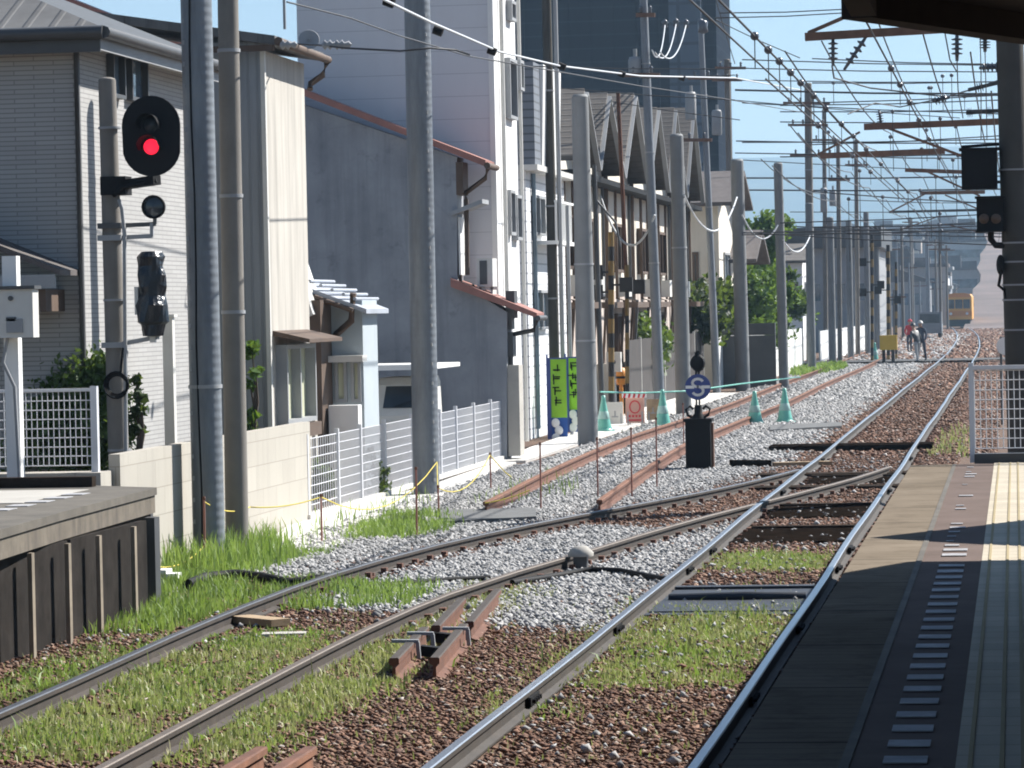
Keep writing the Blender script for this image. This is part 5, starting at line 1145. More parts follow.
A=oz(215,806,.0);Bq=oz(262,776,.0); d_=(Bq-A).normalized(); r_=Vector((d_.y,-d_.x,0))
T=thing('spare_rails','two short rusty rail ends at the bottom edge of the picture','rails',tuple(A),'spare rail lengths')
for off in (0,.30):
    pa=A+r_*off-d_*.4; pb=Bq+r_*off; rail([pa,pb],.0,[m['rustlite'],m['rust']],T,prof=W_)
# ------------------------------------------------------------------ vegetation
def leafcloud(name,clumps,n,size,mat,parent=None,label=None):
    """clumps: list of (centre, radii); n leaves per unit"""
    C=[];Rr=[];wt=[]
    for c,r in clumps: C.append(tuple(c)); Rr.append(r if isinstance(r,tuple) else (r,r,r)); wt.append(Rr[-1][0]*Rr[-1][2])
    C=np.array(C);Rr=np.array(Rr);wt=np.array(wt)/sum(wt)
    k=rng.choice(len(C),n,p=wt); u=rng.normal(size=(n,3)); u/=np.linalg.norm(u,axis=1)[:,None]; rad=rng.random(n)**.45
    P=C[k]+u*Rr[k]*rad[:,None]*(1+.25*rng.normal(size=(n,1)))
    s=size*(.5+rng.random(n)); a=rng.normal(size=(n,3)); a/=np.linalg.norm(a,axis=1)[:,None]; t_=rng.normal(size=(n,3)); b_=np.cross(a,t_); b_/=np.linalg.norm(b_,axis=1)[:,None]
    V=np.stack([P-a*s[:,None],P+b_*s[:,None]*.55,P+a*s[:,None],P-b_*s[:,None]*.55],1).reshape(-1,3)
    return npmesh(name,V,np.arange(4*n).reshape(-1,4),mat,parent)
def tree(label,base,h,rad,n,size,mat,kind='leafy_tree',nc=16,group=None,low=.35):
    base=Vector(base); T=thing(kind,label,'tree',tuple(base),group)
    b=MB(); pts=[base+Vector((0,0,h*t_)) +Vector((random.uniform(-.1,.1)*rad,random.uniform(-.1,.1)*rad,0))*t_ for t_ in (0,.25,.5,.75)]
    b.tube(pts,[.05*h**.8,.04*h**.8,.028*h**.8,.012*h**.8],8); cl=[]
    for i in range(nc):
        a_=random.random()*6.283; q=random.uniform(.25,.95); z=base.z+h*(low+(1-low)*random.random()*.92)
        rr=rad*q*(1-.5*abs((z-base.z)/h-.55)); c=Vector((base.x+rr*math.cos(a_),base.y+rr*math.sin(a_),z)); cl.append((c,(rad*random.uniform(.25,.42),)*2+(rad*random.uniform(.2,.36),)))
        o=pts[1+i%3]; b.tube([o,o.lerp(c,.5)+Vector((0,0,.1*h*.3)),c],[.012*h**.8,.008*h**.8,.003*h**.8],5)
    b.build('trunk',m['barkm'],T); leafcloud('crown',cl,n,size,mat,T); return T
def shrub(label,p0,cl,n,size,mat,kind='shrub'):
    T=thing(kind,label,'shrub',tuple(p0)); b=MB()
    for c,r in cl: b.tube([Vector(p0),(Vector(p0)+Vector(c))/2+Vector((.05,0,.05)),Vector(c)],[.03,.02,.008],5)
    b.build('stems',m['barkm'],T); leafcloud('foliage',cl,n,size,mat,T)
def cl_px(lst,Y): return [(tuple(oy(x,y,Y+dy)),r) for x,y,r,dy in lst]
shrub('leafy green shrub behind the left mesh fence',oy(70,470,38.6),cl_px([(45,430,.32,0),(60,400,.35,.3),(85,385,.35,.2),(95,420,.35,0),(110,395,.28,.3),(70,445,.35,0),(100,450,.30,.2),(105,370,.22,.2),(30,450,.3,.3),(125,430,.2,.2)],38.6),9500,.04,m['leaf'])
shrub('thin vine clinging to the brick wall by the signal post',oy(136,470,38.6),cl_px([(136,380,.07,0),(140,395,.07,0),(136,412,.08,0),(142,410,.06,0),(138,430,.06,0),(136,465,.10,0)],38.6),260,.05,m['leafdark'],'climbing_vine')
shrub('narrow bright green bush between brick house and front grey pole',oy(187,450,46.5),cl_px([(186,330,.14,0),(188,360,.18,0),(186,400,.2,0),(188,430,.22,0),(187,385,.2,0)],45.6),1400,.06,m['leafbright'])
shrub('small green sprig before the ribbed grey steel wall',oy(252,440,46.4),cl_px([(252,350,.10,0),(256,372,.08,0),(250,385,.06,0),(252,415,.08,0),(250,430,.1,0)],46.4),260,.07,m['leafbright'],'sprig')
shrub('low leafy plant in a pot inside the white mesh gate',oy(322,505,50),cl_px([(316,470,.14,0),(325,478,.16,0),(318,490,.16,0),(330,488,.12,0)],50),700,.05,m['leaf'],'potted_plant')
shrub('weedy climber growing on the white mesh fence',oy(378,500,52.2),cl_px([(370,455,.12,0),(375,470,.14,0),(380,485,.16,0),(384,470,.10,0),(372,495,.12,0)],52.0),300,.05,m['leafdark'],'climbing_vine')
shrub('rounded green bush above the brown slatted garden fence',oy(640,380,100),cl_px([(632,345,.6,0),(642,335,.6,1),(650,345,.6,0),(638,355,.7,0),(660,340,.5,2),(648,330,.4,1)],100),2600,.10,m['leaf'])
shrub('trimmed dark bush before the tiled house by the second pole pair',oy(703,345,116),cl_px([(700,310,.6,0),(708,300,.7,1),(720,310,.7,2),(712,325,.6,0),(725,295,.5,2)],116),2400,.12,m['leafdark'])
a=oz(757,372,0); 
def treeat(px,Y,ytop,rad,n,size,mat,label,**k):
    t_=oy(px,ytop,Y); return tree(label,(t_.x,Y,0),t_.z,rad,n,size,mat,**k)
treeat(757,138,213,1.4,8500,.12,m['leafbright'],'bright green leafy tree behind the white panel fence',nc=22)
treeat(746,135,258,1.6,4800,.12,m['leafbright'],'lower green tree tucked left of the bright leafy tree',nc=16)
treeat(778,146,268,1.2,3200,.12,m['leaf'],'small green tree just left of the slim flat topped pole',nc=14)
treeat(792,190,300,1.3,1800,.14,m['leafbright'],'small bright bush like tree before the far white house',nc=10)
0 and treeat(893,300,246,3.2,2500,.3,m['leafdark'],'far dark tree beyond the level crossing',nc=14)
0 and treeat(914,330,268,2.6,1500,.3,m['leafdark'],'far lower tree behind the walking workers',nc=12)
# ------------------------------------------------------------------ mid distance houses
def house(label,px0,px1,ytop,ybase,Y,D,wall,roof,rise,ov=.5,win=2,kind='tiled_house',sidewin=True,group=None):
    a=oy(px0,ybase,Y); c=oy(px1,ytop,Y); H=thing(kind,label,'house',((a.x+c.x)/2,Y,0),group)
    b=MB(); b.box(a.x,Y,0,c.x,Y+D,c.z); b.build('wall',m[wall],H)
    ym=Y+D/2; b=MB(); b.prism([(c.x+ov,Y-ov,c.z-.05),(c.x+ov,ym,c.z+rise),(c.x+ov,Y+D+ov,c.z-.05),(c.x+ov,Y+D+ov,c.z+.08),(c.x+ov,ym,c.z+rise+.15),(c.x+ov,Y-ov,c.z+.08)],(a.x-c.x-2*ov,0,0)); 
    b.prism([(c.x-.01,Y+.1,c.z-.04),(c.x-.01,Y+D-.1,c.z-.04),(c.x-.01,ym,c.z+rise-.05)],(a.x-c.x+.02,0,0),1); b.build('roof',[m[roof],m[wall]],H)
    n=win; w_=(c.x-a.x)
    for k in range(n):
        xx=a.x+w_*(k+.3)/n; window(H,xx,xx+w_*.4/n,c.z*.55,c.z*.55+1.2,Y=Y,frame=m['brown'],gl=m['glass'],fr=.08)
    if sidewin: window(H,Y+D*.3,Y+D*.7,c.z*.55,c.z*.55+1.2,X=c.x,frame=m['grey'],gl=m['glassblue'],fr=.08,mull=1)
    return H
house('brown tiled house with cream upper wall behind the second smooth pole',690,718,205,380,121,6,'creamwall','rooftile',1.1,.7)
house('low brown tiled house with wide eaves left of the leafy trees',695,730,262,380,126,5,'pinkwall','rooftile',1.0,1.0)
house('narrow white house between the two slim poles in the distance',790,802,262,370,176,5,'whitewall','tileroofz',.8,.3,1)
house('pale far house behind the row of far grey poles',836,862,290,360,215,8,'creamwall','tileroofz',1.2,.4,2)
house('grey far house behind the level crossing mast',842,872,262,356,255,9,'blueplaster','rooftile',1.0,.4,2)
a=oy(748,300,205);c=oy(876,226,205); FB=thing('warehouse','dark flat roofed block with pale band beyond the leafy trees','building',(a.x,205,0))
b=MB(); b.box(a.x,205,0,c.x,222,c.z-2.2); b.build('wall',m['grey'],FB); b=MB(); b.box(a.x-.3,204.6,c.z-1.2,c.x+.3,222.3,c.z); b.build('roof_band',m['darkgrey'],FB); b=MB(); b.box(a.x+.1,205.1,c.z-2.2,c.x-.1,222,c.z-1.2); b.build('clerestory',m['grey'],FB)
for k in range(5): window(FB,a.x+.6+k*1.4,a.x+1.4+k*1.4,c.z*.4,c.z*.4+1.1,Y=205,frame=m['grey'],gl=m['glassblue'],fr=.08)
# navy tower
YT=250; a=oy(516,200,YT); k1=oy(673,200,YT).x; k2=oy(705,200,YT).x; k3=oy(719,200,YT).x
NTW=thing('tower_block','huge dark navy tower block with a lighter grey corner strip','tower',(a.x+6,YT,0))
b=MB(); b.box(a.x,YT,0,k1,YT+14,46); b.build('facade',m['tower'],NTW)
b=MB(); b.box(k1+.002,YT-.6,0,k2,YT+14,46.5); b.build('corner_strip',m['towerband'],NTW)
b=MB(); b.box(k2+.002,YT+.5,0,k3,YT+13,45); b.build('side_wing',m['tower'],NTW)
b=MB()
for k in range(7): x=a.x+(k1-a.x)*(k+.5)/7; b.box(x-.06,YT-.1,0,x+.06,YT-.002,46)
b.build('mullions',m['tower'],NTW)
# ------------------------------------------------------------------ far city in the haze
mats=['whitewall','palebluewall','blueplaster','grey','creamwall','pinkwall','ribgrey']
cr=random.Random(11); spots=[]
for k in range(190):
    Y=400+1100*(k/190)**1.2+cr.uniform(0,20); px=cr.choice([cr.uniform(878,952),cr.uniform(835,990),cr.uniform(905,985)]); 
    if Y<480 and px>925: px-=50
    top=cr.uniform(228,296) if Y>560 else cr.uniform(265,305)
    w_=cr.uniform(5,11)*(1+Y/2500); c=oy(px,top,Y)
    if Y<520 and c.x+w_/2>-4.5+bend(Y)*0-3: c.x=-9-w_/2-cr.uniform(0,6)
    T=thing('distant_building','small hazy building block in the distant city beyond the train','building',(c.x,Y,0),'distant city buildings in haze')
    h=max(4,c.z); d=cr.uniform(8,14); b=MB(); b.box(c.x-w_/2,Y,0,c.x+w_/2,Y+d,h); b.build('wall',m[mats[k%7]],T)
    b=MB(); 
    if k%3: b.box(c.x-w_/2-.3,Y-.3,h,c.x+w_/2+.3,Y+d+.3,h+.4); b.box(c.x-w_/5,Y+2,h+.4,c.x+w_/6,Y+5,h+2.2)
    else: b.prism([(c.x-w_/2-.4,Y-.4,h),(c.x+w_/2+.4,Y-.4,h),(c.x,Y-.4,h+w_*.2)],(0,d+.8,0))
    b.build('roof',m['rooftile' if k%2 else 'grey'],T)
    if k%2:
        for f in range(min(6,int(h/3.2))): b=MB(); b.box(c.x-w_*.42,Y-.05,h-2.6-f*3.1,c.x+w_*.42,Y-.003,h-1.3-f*3.1); b.build('window_row',m['glassblue'],T)
    else:
        for f in range(5): x_=c.x-w_*.4+w_*.18*f; b=MB(); b.box(x_,Y-.3,1,x_+w_*.07,Y-.003,h-.4); b.build('wall_pier',m['white' if k%4 else 'darkgrey'],T)
for k in range(16):
    Y=cr.uniform(215,420); px=cr.uniform(884,948); tp=oy(px,cr.uniform(205,290),Y); 
    T=thing('distant_pole','thin hazy pole among the distant city buildings','pole',(tp.x,Y,0),'distant thin poles'); b=MB(); b.cyl((tp.x,Y,0),tp,.13,.09,8); b.build('shaft',m['steel_pole'] if k%2 else m['brownpole'],T); b=MB(); b.beam((tp.x-.8,Y,tp.z-.5),(tp.x+.8,Y,tp.z-.5),.1,.1); b.build('crossarm',m['brownbeam'],T)
# rising road bed beyond the train
b=MB(); vs=[];
for k in range(24):
    Y=300+k*18; z=.03+max(0,(Y-345))**1.3*.0105; x=-1.2; vs+= [(x-3.4+cr.uniform(-.5,.5),Y,z),(x+3.2,Y,z)]
b.add(vs,[(2*k,2*k+1,2*k+3,2*k+2) for k in range(23)]); o=b.build('embankment_road',m['ramp']); struct(o)
so2=o.modifiers.new('thickness','SOLIDIFY'); so2.thickness=.5; so2.offset=-1
# hills
def hills(name,Y,amp,base,seed,mat,nx=90,x0=-2600,x1=1500):
    g=np.random.default_rng(seed); xs=np.linspace(x0,x1,nx); ph=g.random(6)*6.28; rows=[]
    h=sum(np.sin(xs/(900/(i+1)**1.2)+ph[i])/(i+1)**1.1 for i in range(6)); h=(h-h.min())/(h.max()-h.min())
    V=[];ny=10
    for j in range(ny):
        t_=j/(ny-1); y=Y+t_*900; prof=math.sin(min(1,t_*1.3)*math.pi/2)
        nz=sum(np.sin(xs/130*(i+1)+j*1.7*(i+1)+ph[i])/(i+1) for i in range(4))
        V.append(np.stack([xs,np.full(nx,y),-2+prof*(base+amp*h)+nz*6*prof*(1-t_*.5)],1))
    V=np.concatenate(V); I=np.array([(j*nx+i,j*nx+i+1,(j+1)*nx+i+1,(j+1)*nx+i) for j in range(ny-1) for i in range(nx-1)])
    return struct(npmesh(name,V,I,mat,smooth=True))
t=NT('wooded_hill'); nn=t.noise(t.pos(),.02,6); m['hill']=t.fin(t.ramp(nn,[(.35,(.025,.05,.02)),(.65,(.06,.09,.04))]),.95)
hills('hills',3000,60,150,5,m['hill'])
# ------------------------------------------------------------------ train
tY=362.; txc=mainc(tY); 
TR=thing('tram_train','small yellow orange train approaching far down the track','train',(txc,tY,0))
b=MB(); w_=1.28; h0=.9;h1=3.55
prof=[(-w_,h0),(w_,h0),(w_,h1-.4),(w_*.85,h1-.1),(w_*.4,h1),(-w_*.4,h1),(-w_*.85,h1-.1),(-w_,h1-.4)]
b.prism([(txc+x,tY,z) for x,z in prof],(0,16,0)); b.build('body',m['trainyel'],TR)
b=MB(); b.prism([(txc+x*.99,tY-.03,z) for x,z in prof[2:8]],(0,.02,0)); b.build('roof_end',m['orange'],TR)
b=MB(); 
for x0,x1 in ((-1.1,-.45),(-.35,.35),(.45,1.1)): b.box(txc+x0,tY-.07,2.0,txc+x1,tY-.032,2.9)
b.build('windscreen',m['glass'],TR)
b=MB(); b.box(txc-w_-.01,tY-.06,1.25,txc+w_+.01,tY-.005,1.75); b.build('orange_band',m['orange'],TR)
for x in (-.8,.8): b=MB(); b.cyl((txc+x,tY-.12,1.5),(txc+x,tY-.06,1.5),.14); b.build('headlight',m['white'],TR)
b=MB(); b.box(txc-1.1,tY+.2,.2,txc+1.1,tY+15.5,.899); b.build('underframe',m['gateblack'],TR)
b=MB(); b.beam((txc-.6,tY+5,h1),(txc,tY+4.3,h1+.7),.05,.05); b.beam((txc,tY+4.3,h1+.7),(txc,tY+5,h1+1.3),.05,.05); b.beam((txc-.7,tY+5,h1+1.3),(txc+.7,tY+5,h1+1.3),.06,.06); b.build('pantograph',m['darkgrey'],TR)
# parked works vehicle
vY=262.; v=oy(930,330,vY); WV=thing('works_truck','small blue grey works truck beside the far track','truck',(v.x,vY,0))
b=MB(); b.box(v.x-.85,vY,.45,v.x+.85,vY+1.6,2.0); b.box(v.x-.85,vY+1.65,.6,v.x+.85,vY+4.2,1.1); b.build('body',m['steel_pole'],WV); b=MB(); b.box(v.x-.72,vY-.03,1.2,v.x+.72,vY-.003,1.85); b.build('windscreen',m['glass'],WV)
for x in (-.65,.65):
    b=MB(); b.cyl((v.x+x-.1,vY+.7,.36),(v.x+x+.1,vY+.7,.36),.36); b.build('wheel',m['tyre'],WV)
    b=MB(); b.cyl((v.x+x-.1,vY+3.5,.36),(v.x+x+.1,vY+3.5,.36),.36); b.build('wheel',m['tyre'],WV)
# ------------------------------------------------------------------ people
def skinned(name,V,E,Rad,mats,parent,mf=None,sub=2):
    me=bpy.data.meshes.new(name); me.from_pydata([tuple(v) for v in V],E,[]); o=bpy.data.objects.new(name,me); COL.objects.link(o)
    sk=o.modifiers.new('s','SKIN'); 
    for i,r_ in enumerate(Rad): me.skin_vertices[0].data[i].radius=(r_,r_) if not isinstance(r_,tuple) else r_
    me.skin_vertices[0].data[0].use_root=True
    sb=o.modifiers.new('d','SUBSURF'); sb.levels=sub; sb.render_levels=sub
    bpy.context.view_layer.update(); dg=bpy.context.evaluated_depsgraph_get(); nm=bpy.data.meshes.new_from_object(o.evaluated_get(dg)); 
    bpy.data.objects.remove(o); nm.name=name
    for q in mats: nm.materials.append(q)
    for p in nm.polygons: p.use_smooth=True
    if mf:
        for p in nm.polygons: p.material_index=mf(p.center)
    r=bpy.data.objects.new(name,nm); COL.objects.link(r); r.parent=parent; r['_w']=parent['_w']; return r
def person(label,px,yfoot,Y,h,jacket,trousers,hat,face=0,stride=.22,bend_=0.1,z0=.12,armf=.2):
    p=oy(px,yfoot,Y); T=thing('person',label,'person',(p.x,Y,z0)); k=h/1.72
    s=stride
    J=[(0,0,.95),(0,bend_*.2,1.12),(0,bend_*.7,1.34),(0,bend_,1.46),(0,bend_*1.25,1.54),(0,bend_*1.4,1.63),(0,bend_*1.4,1.70),
       (.09,0,.90),(.10,s*.5,.50),(.10,s,.09),(.10,s+.14,.04),(-.09,0,.90),(-.10,-s*.35,.50),(-.10,-s,.10),(-.10,-s+.13,.04),
       (.19,bend_*.9,1.40),(.25,bend_*.4-.03,1.13),(.24,bend_*.4+armf,.92),(.24,bend_*.4+armf+.06,.84),(-.19,bend_*.9,1.40),(-.25,bend_*.4+.02,1.13),(-.24,bend_*.4+armf*.7,.93),(-.24,bend_*.4+armf*.7+.05,.85)]
    E=[(0,1),(1,2),(2,3),(3,4),(4,5),(5,6),(0,7),(7,8),(8,9),(9,10),(0,11),(11,12),(12,13),(13,14),(2,15),(15,16),(16,17),(17,18),(2,19),(19,20),(20,21),(21,22)]
    Rd=[.13,.125,.145,.07,.06,.095,.08,.09,.065,.045,.04,.09,.065,.045,.04,.06,.048,.035,.03,.06,.048,.035,.03]
    cf,sf=math.cos(face),math.sin(face)
    V=[((x*cf-y*sf)*k,(x*sf+y*cf)*k,z*k) for x,y,z in J]
    skinned('body',V,E,[r*k for r in Rd],[m['skin'],jacket,trousers,m['black']],T,lambda c: 3 if c.z<.11*k else (2 if c.z<.93*k and math.hypot(c.x,c.y)<.215*k+ .25*k*(c.z<.8*k) else (0 if c.z>1.47*k or (c.z<.92*k) else 1)))
    hd=Vector(V[5])+Vector(T.location); fy=Vector((-sf,cf,0))
    b=MB(); b.lathe([(.135,-.01),(.14,.0),(.115,.03),(.105,.07),(.06,.115),(.001,.125)],hd+Vector((0,0,.035*k)),16); b.build('helmet',hat,T)
    b=MB(); b.sphere(hd+fy*.1*k-Vector((0,0,.01)),.016,8,6); b.build('nose',m['skin'],T)
    b=MB(); rx=Vector((cf,sf,0))
    for s_ in (-1,1): b.sphere(hd+fy*.088*k+rx*s_*.035*k+Vector((0,0,.02)),.012,8,6)
    b.build('eyes',m['black'],T)
    return T
person('worker in dark navy clothes and pale helmet walking by the track',922,359,160,1.74,m['navycloth'],m['navycloth'],m['offwhite'],R(160),.24)
person('worker in grey jacket and shorts close beside the navy clad worker',917.5,361,156,1.66,m['darkgrey'],m['grey'],m['darkgrey'],R(40),.16,.2)
person('worker in red jacket standing beyond the two walking workers',909.5,346,192,1.66,m['red'],m['navycloth'],m['red'],R(200),.05)
# ------------------------------------------------------------------ right hand pole with signals
YR=50.0; a=oy(1008,450,YR); X_=a.x+.21
RPo=thing('signal_pole','dark stout pole at right edge carrying crossing signals','pole',(X_,YR,0))
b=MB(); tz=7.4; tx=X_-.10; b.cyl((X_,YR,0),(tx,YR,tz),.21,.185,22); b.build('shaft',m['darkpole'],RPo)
for py in (170,243,262,285,300,330): 
    z=oy(1008,py,YR).z; xx=X_+(tx-X_)*z/tz; b=MB(); b.cyl((xx,YR,z-.012),(xx,YR,z+.012),.215,n=20); b.build('band',m['grey'],RPo)
def rq(px,py,Y=YR-.1): return oy(px,py,Y)
a=rq(962,190);c=rq(997,150); S1=thing('crossing_signal','dark square signal box hung left of the right pole, upper one','signal',(a.x,YR-.3,a.z))
b=MB(); b.box(a.x,YR-.3,a.z,c.x,YR+.05,c.z); b.box(a.x-.03,YR-.34,c.z,c.x+.03,YR+.08,c.z+.03); b.box(a.x+.05,YR-.312,a.z+.05,c.x-.05,YR-.3,c.z-.05); b.build('housing',m['black'],S1)
b=MB(); b.beam((a.x,YR,c.z+.06),(X_-.1,YR,c.z+.09),.04,.04); b.beam((c.x,YR,a.z+.1),(X_-.1,YR,a.z+.1),.04,.04); b.build('bracket',m['black'],S1)
a=rq(977,231);c=rq(1003,198); S2=thing('crossing_signal','dark twin lamp signal box with two dim lenses below the square one','signal',(a.x,YR-.3,a.z))
b=MB(); b.box(a.x,YR-.25,a.z,c.x,YR+.05,c.z); b.box(a.x-.02,YR-.36,c.z,c.x+.02,YR+.06,c.z+.025); b.box(a.x-.02,YR-.36,a.z-.02,c.x+.02,YR+.06,a.z); b.build('housing',m['black'],S2)
for px in (984,996): q=rq(px,219); b=MB(); b.lathe([(.07,0),(.066,-.03),(.001,-.045)],(q.x,YR-.25,q.z),14,0,(0,1,0)); b.build('lens',m['brown'],S2)
q=rq(991,243); b=MB(); b.tube([(q.x,YR-.1,a.z),(q.x,YR-.1,q.z+.05),(q.x+.06,YR-.1,q.z-.03),(X_-.1,YR-.05,q.z-.05)],.045,8); b.build('bracket',m['black'],S2)
q=rq(1000.5,265); S3=thing('small_signal','small black oval lamp on a curved pipe by the right pole','signal',(q.x,YR-.2,q.z-.2))
b=MB(); b.sphere((q.x,YR-.15,q.z),.13,14,8,(.45,.5,1.1)); b.build('head',m['black'],S3); b=MB(); b.tube([(q.x,YR-.1,q.z-.13),(q.x-.03,YR-.1,q.z-.28),(q.x+.05,YR-.1,q.z-.35),(q.x+.08,YR-.1,q.z-.5),(X_-.12,YR-.1,q.z-.55)],.025); b.build('pipe',m['black'],S3)
q=oy(1005.5,346,80); T=thing('round_plate','round white plate seen past the right pole','plate',(q.x,80,0)); b=MB(); b.cyl((q.x,80,q.z),(q.x,80.02,q.z),.2,n=20); b.build('plate',m['white'],T); b=MB(); b.cyl((q.x-.1,80.05,0),(q.x-.1,80.05,q.z+.2),.03,n=8); b.build('post',m['darkgrey'],T)
# ------------------------------------------------------------------ catenary brackets
def gantry(px0,py0,px1,py1,Y,label,stay=None,ins=(),mat='brownbeam',w_=.11):
    a=oy(px0,py0,Y);c=oy(px1,py1,Y); T=thing('catenary_bracket',label,'bracket',tuple(a),'catenary brackets')
    b=MB(); b.beam(a,c,w_,w_); b.build('beam',m[mat],T)
    if stay: 
        for (x0,y0,x1,y1) in stay: b=MB(); b.beam(oy(x0,y0,Y),oy(x1,y1,Y),.05,.05); b.build('stay',m['brownbeam'],T)
    for (x0,y0,x1,y1) in ins:
        p=oy(x0,y0,Y);q=oy(x1,y1,Y); d=(q-p); n=4; b=MB(); L=d.length
        prof=[(.02,0)]
        for k in range(n): t0=L*(.15+.7*k/n); dd=L*.7/n; prof+=[(.025,t0),(.075,t0+dd*.25),(.06,t0+dd*.45),(.025,t0+dd*.5)]
        prof+=[(.02,L)]; b.lathe(prof,p,10,0,d); b.build('insulator',m['insul'],T)
gantry(805,37,1012,25,YR,'nearest brown catenary arm with two hanging insulators',[(808,33,880,2)],[(833,38,833,66),(866,37,844,70)])
gantry(864,127,1012,121,69,'second brown catenary arm above the square signal box',[(885,127,962,156)],[(881,124,879,110)],w_=.12)
gantry(820,156,945,151,84,'third brown catenary arm reaching from the left pole row',[(815,156,860,132)],(),w_=.13)
gantry(905,170,962,172,95,'fourth catenary arm, short, under the square signal box',[(928,172,980,196)],(),w_=.10)
gantry(920,193,985,192,125,'fifth catenary arm, left of the twin lamp signal box',[(945,195,990,214),(890,212,925,194)],(),w_=.12)
gantry(889,212,978,210,150,'sixth catenary arm, thin, farthest one',[(945,224,978,232),(900,230,940,216)],(),'darkgrey',.10)
gantry(1004,67,1014,66,YR,'small insulator arm on the right pole, upper',None,[(979,68,1003,67)])
gantry(968,90,1010,80,YR,'slanted insulator arm on the right pole, middle',None,[(985,86,972,89),(932,101,950,97)],'darkgrey',.05)
gantry(966,113,1010,110,YR,'insulator arm on the right pole above the square signal box',None,[(966,113,974,112),(985,112,993,111)],'darkgrey',.05)
gantry(950,33,970,33,YR-6,'short hanger bar under the canopy end',None,[(957,34,957,61),(985,36,985,52)],'darkgrey',.03)
# ------------------------------------------------------------------ overhead wires
def wire(pts,r,label,mat='wire',sag=0,clips=(),clipr=.05,group='overhead wires'):
    P=[oy(*q) for q in pts]
    if sag:
        L=[]
        for a,c in zip(P,P[1:]): L+=loop(a,c,sag,n=10)
        P=L
    b=MB(); b.tube(P,r,5); o=b.build('overhead_wire',m[mat]); tag(o,label,'wire',group)
    return o
W3=[(X,y,z) for X,y,z in ()]
def straight(X0,Z0_,y0,y1,r,label,mat='wire',balls=None,ballr=.045,X1=None,Z1=None,sag=0):
    a=Vector((X0,y0,Z0_));c=Vector((X0 if X1 is None else X1,y1,Z0_ if Z1 is None else Z1)); n=16
    T=thing('contact_wire',label,'wire',tuple(a),'overhead wires'); b=MB(); b.tube(loop(a,c,sag,n=n),r,6); b.build('wire',m[mat],T)
    if balls:
        for yy in balls:
            t_=(yy-y0)/(y1-y0); q=a.lerp(c,t_); b=MB(); b.sphere(q,ballr,10,6); b.build('clamp',m['insul'],T)
            b=MB(); b.cyl(q,q-Vector((0,0,.32)),.006,n=5); b.build('dropper',m['wire'],T)
straight(-2.52,5.42,14,96,.012,'upper main line wire strung with round clamps',balls=[35.9,37.9,39.7,41.7,43.7,46.5,49.5,54,58,63,70,80])
straight(-2.62,5.28,14,96,.010,'lower main line contact wire just under the clamp strung wire')
straight(-2.5,5.42,96,230,.016,'far upper main line wire beyond the second arm',X1=-4.2); straight(-2.6,5.20,96,230,.014,'far lower main line contact wire beyond the second arm',X1=-4.3)
straight(-1.7,6.1,40,160,.014,'feeder wire above the main track near the right poles',balls=[52,56,61,67,75,85],ballr=.05)
straight(-3.5,6.0,52,180,.014,'feeder wire above the grey ballast strip',balls=[66,72,80,90],ballr=.06)
T=wire([(372,-6,34),(430,22,38),(500,52,46),(560,66,52),(640,76,60),(735,78,75),(800,90,90)],.015,'thick white cable descending across the tall white building','wirepale')
for (x,y,Y) in ((389,2,35.5),(438,31,40),(492,51,45),(562,66.5,52),(622,74,58),(682,78,66)):
    q=oy(x,y,Y); b=MB(); b.cyl(q-Vector((.05,0,-.02)),q+Vector((.05,0,-.02)),.05,n=10); o=b.build('cable_clamp',m['black']); o.parent=T; o.matrix_parent_inverse=T.matrix_world.inverted(); 
    o.location=Vector(o['_w'])-Vector(T['_w']); o.matrix_parent_inverse=Matrix.Identity(4)
wire([(287,2,40),(350,18,43),(400,36,46),(468,56,52),(560,72,60),(640,86,70),(720,98,82),(800,112,100)],.011,'thin dark wire just below the thick white cable')
wire([(278,43,49),(318,45,47),(345,48,46),(400,51,46),(430,48,46),(455,50,47),(470,55,47)],.014,'short strained wire before the notched pole')
q=[oy(300,44,48),oy(318,45,48)]
T=thing('strain_insulator','grey strain insulators beside the satellite dish','insulator',tuple(oy(330,46,46.5)),None)
for x in (280,322,334): a=oy(x,45,46.6); b=MB(); b.lathe([(.02,0),(.07,.04),(.03,.07),(.07,.11),(.03,.14),(.05,.2),(.001,.24)],a,10,0,(1,0,0)); b.build('insulator',m['grey'],T)
def hw(y0,y1,x0,x1,Y,r,l,Y1=None): wire([(x0,y0,Y),((x0+x1)/2,(y0+y1)/2+1.2,(Y+(Y1 or Y))/2),(x1,y1,Y1 or Y)],r,l)
hw(13,9,720,850,60,.010,'topmost thin wire beside the navy tower')
hw(18,12,715,860,62,.010,'second thin wire beside the navy tower')
hw(68,72,733,1005,120,.020,'wire level with the clamp row, upper of the sky wires'); hw(80,82,733,1005,122,.018,'wire just under the clamp row among the sky wires')
hw(90,94,735,1010,118,.034,'heavy dark wire crossing the sky above the brown utility pole top'); hw(100,118,733,960,125,.016,'slack wire slanting right below the heavy dark sky wire')
hw(141,143,736,1006,140,.026,'dark wire crossing the brown utility pole at mid height'); hw(153,155,735,1006,142,.024,'dark wire just above the third catenary arm')
hw(178,176,742,1006,150,.034,'thick dark cable crossing all the poles, upper of two'); hw(190,189,740,1006,151,.034,'thick dark cable crossing all the poles, lower of two')
hw(160,172,742,1000,160,.02,'thin far wire above the two thick cables'); hw(212,210,790,1000,180,.022,'thin far wire level with the twin lamp box'); hw(225,222,880,985,230,.03,'faint far wire above the city'); hw(233,230,870,990,240,.03,'faintest far wire low above the city'); hw(200,203,850,1000,170,.02,'thin wire between the thick cables and the twin lamp box')
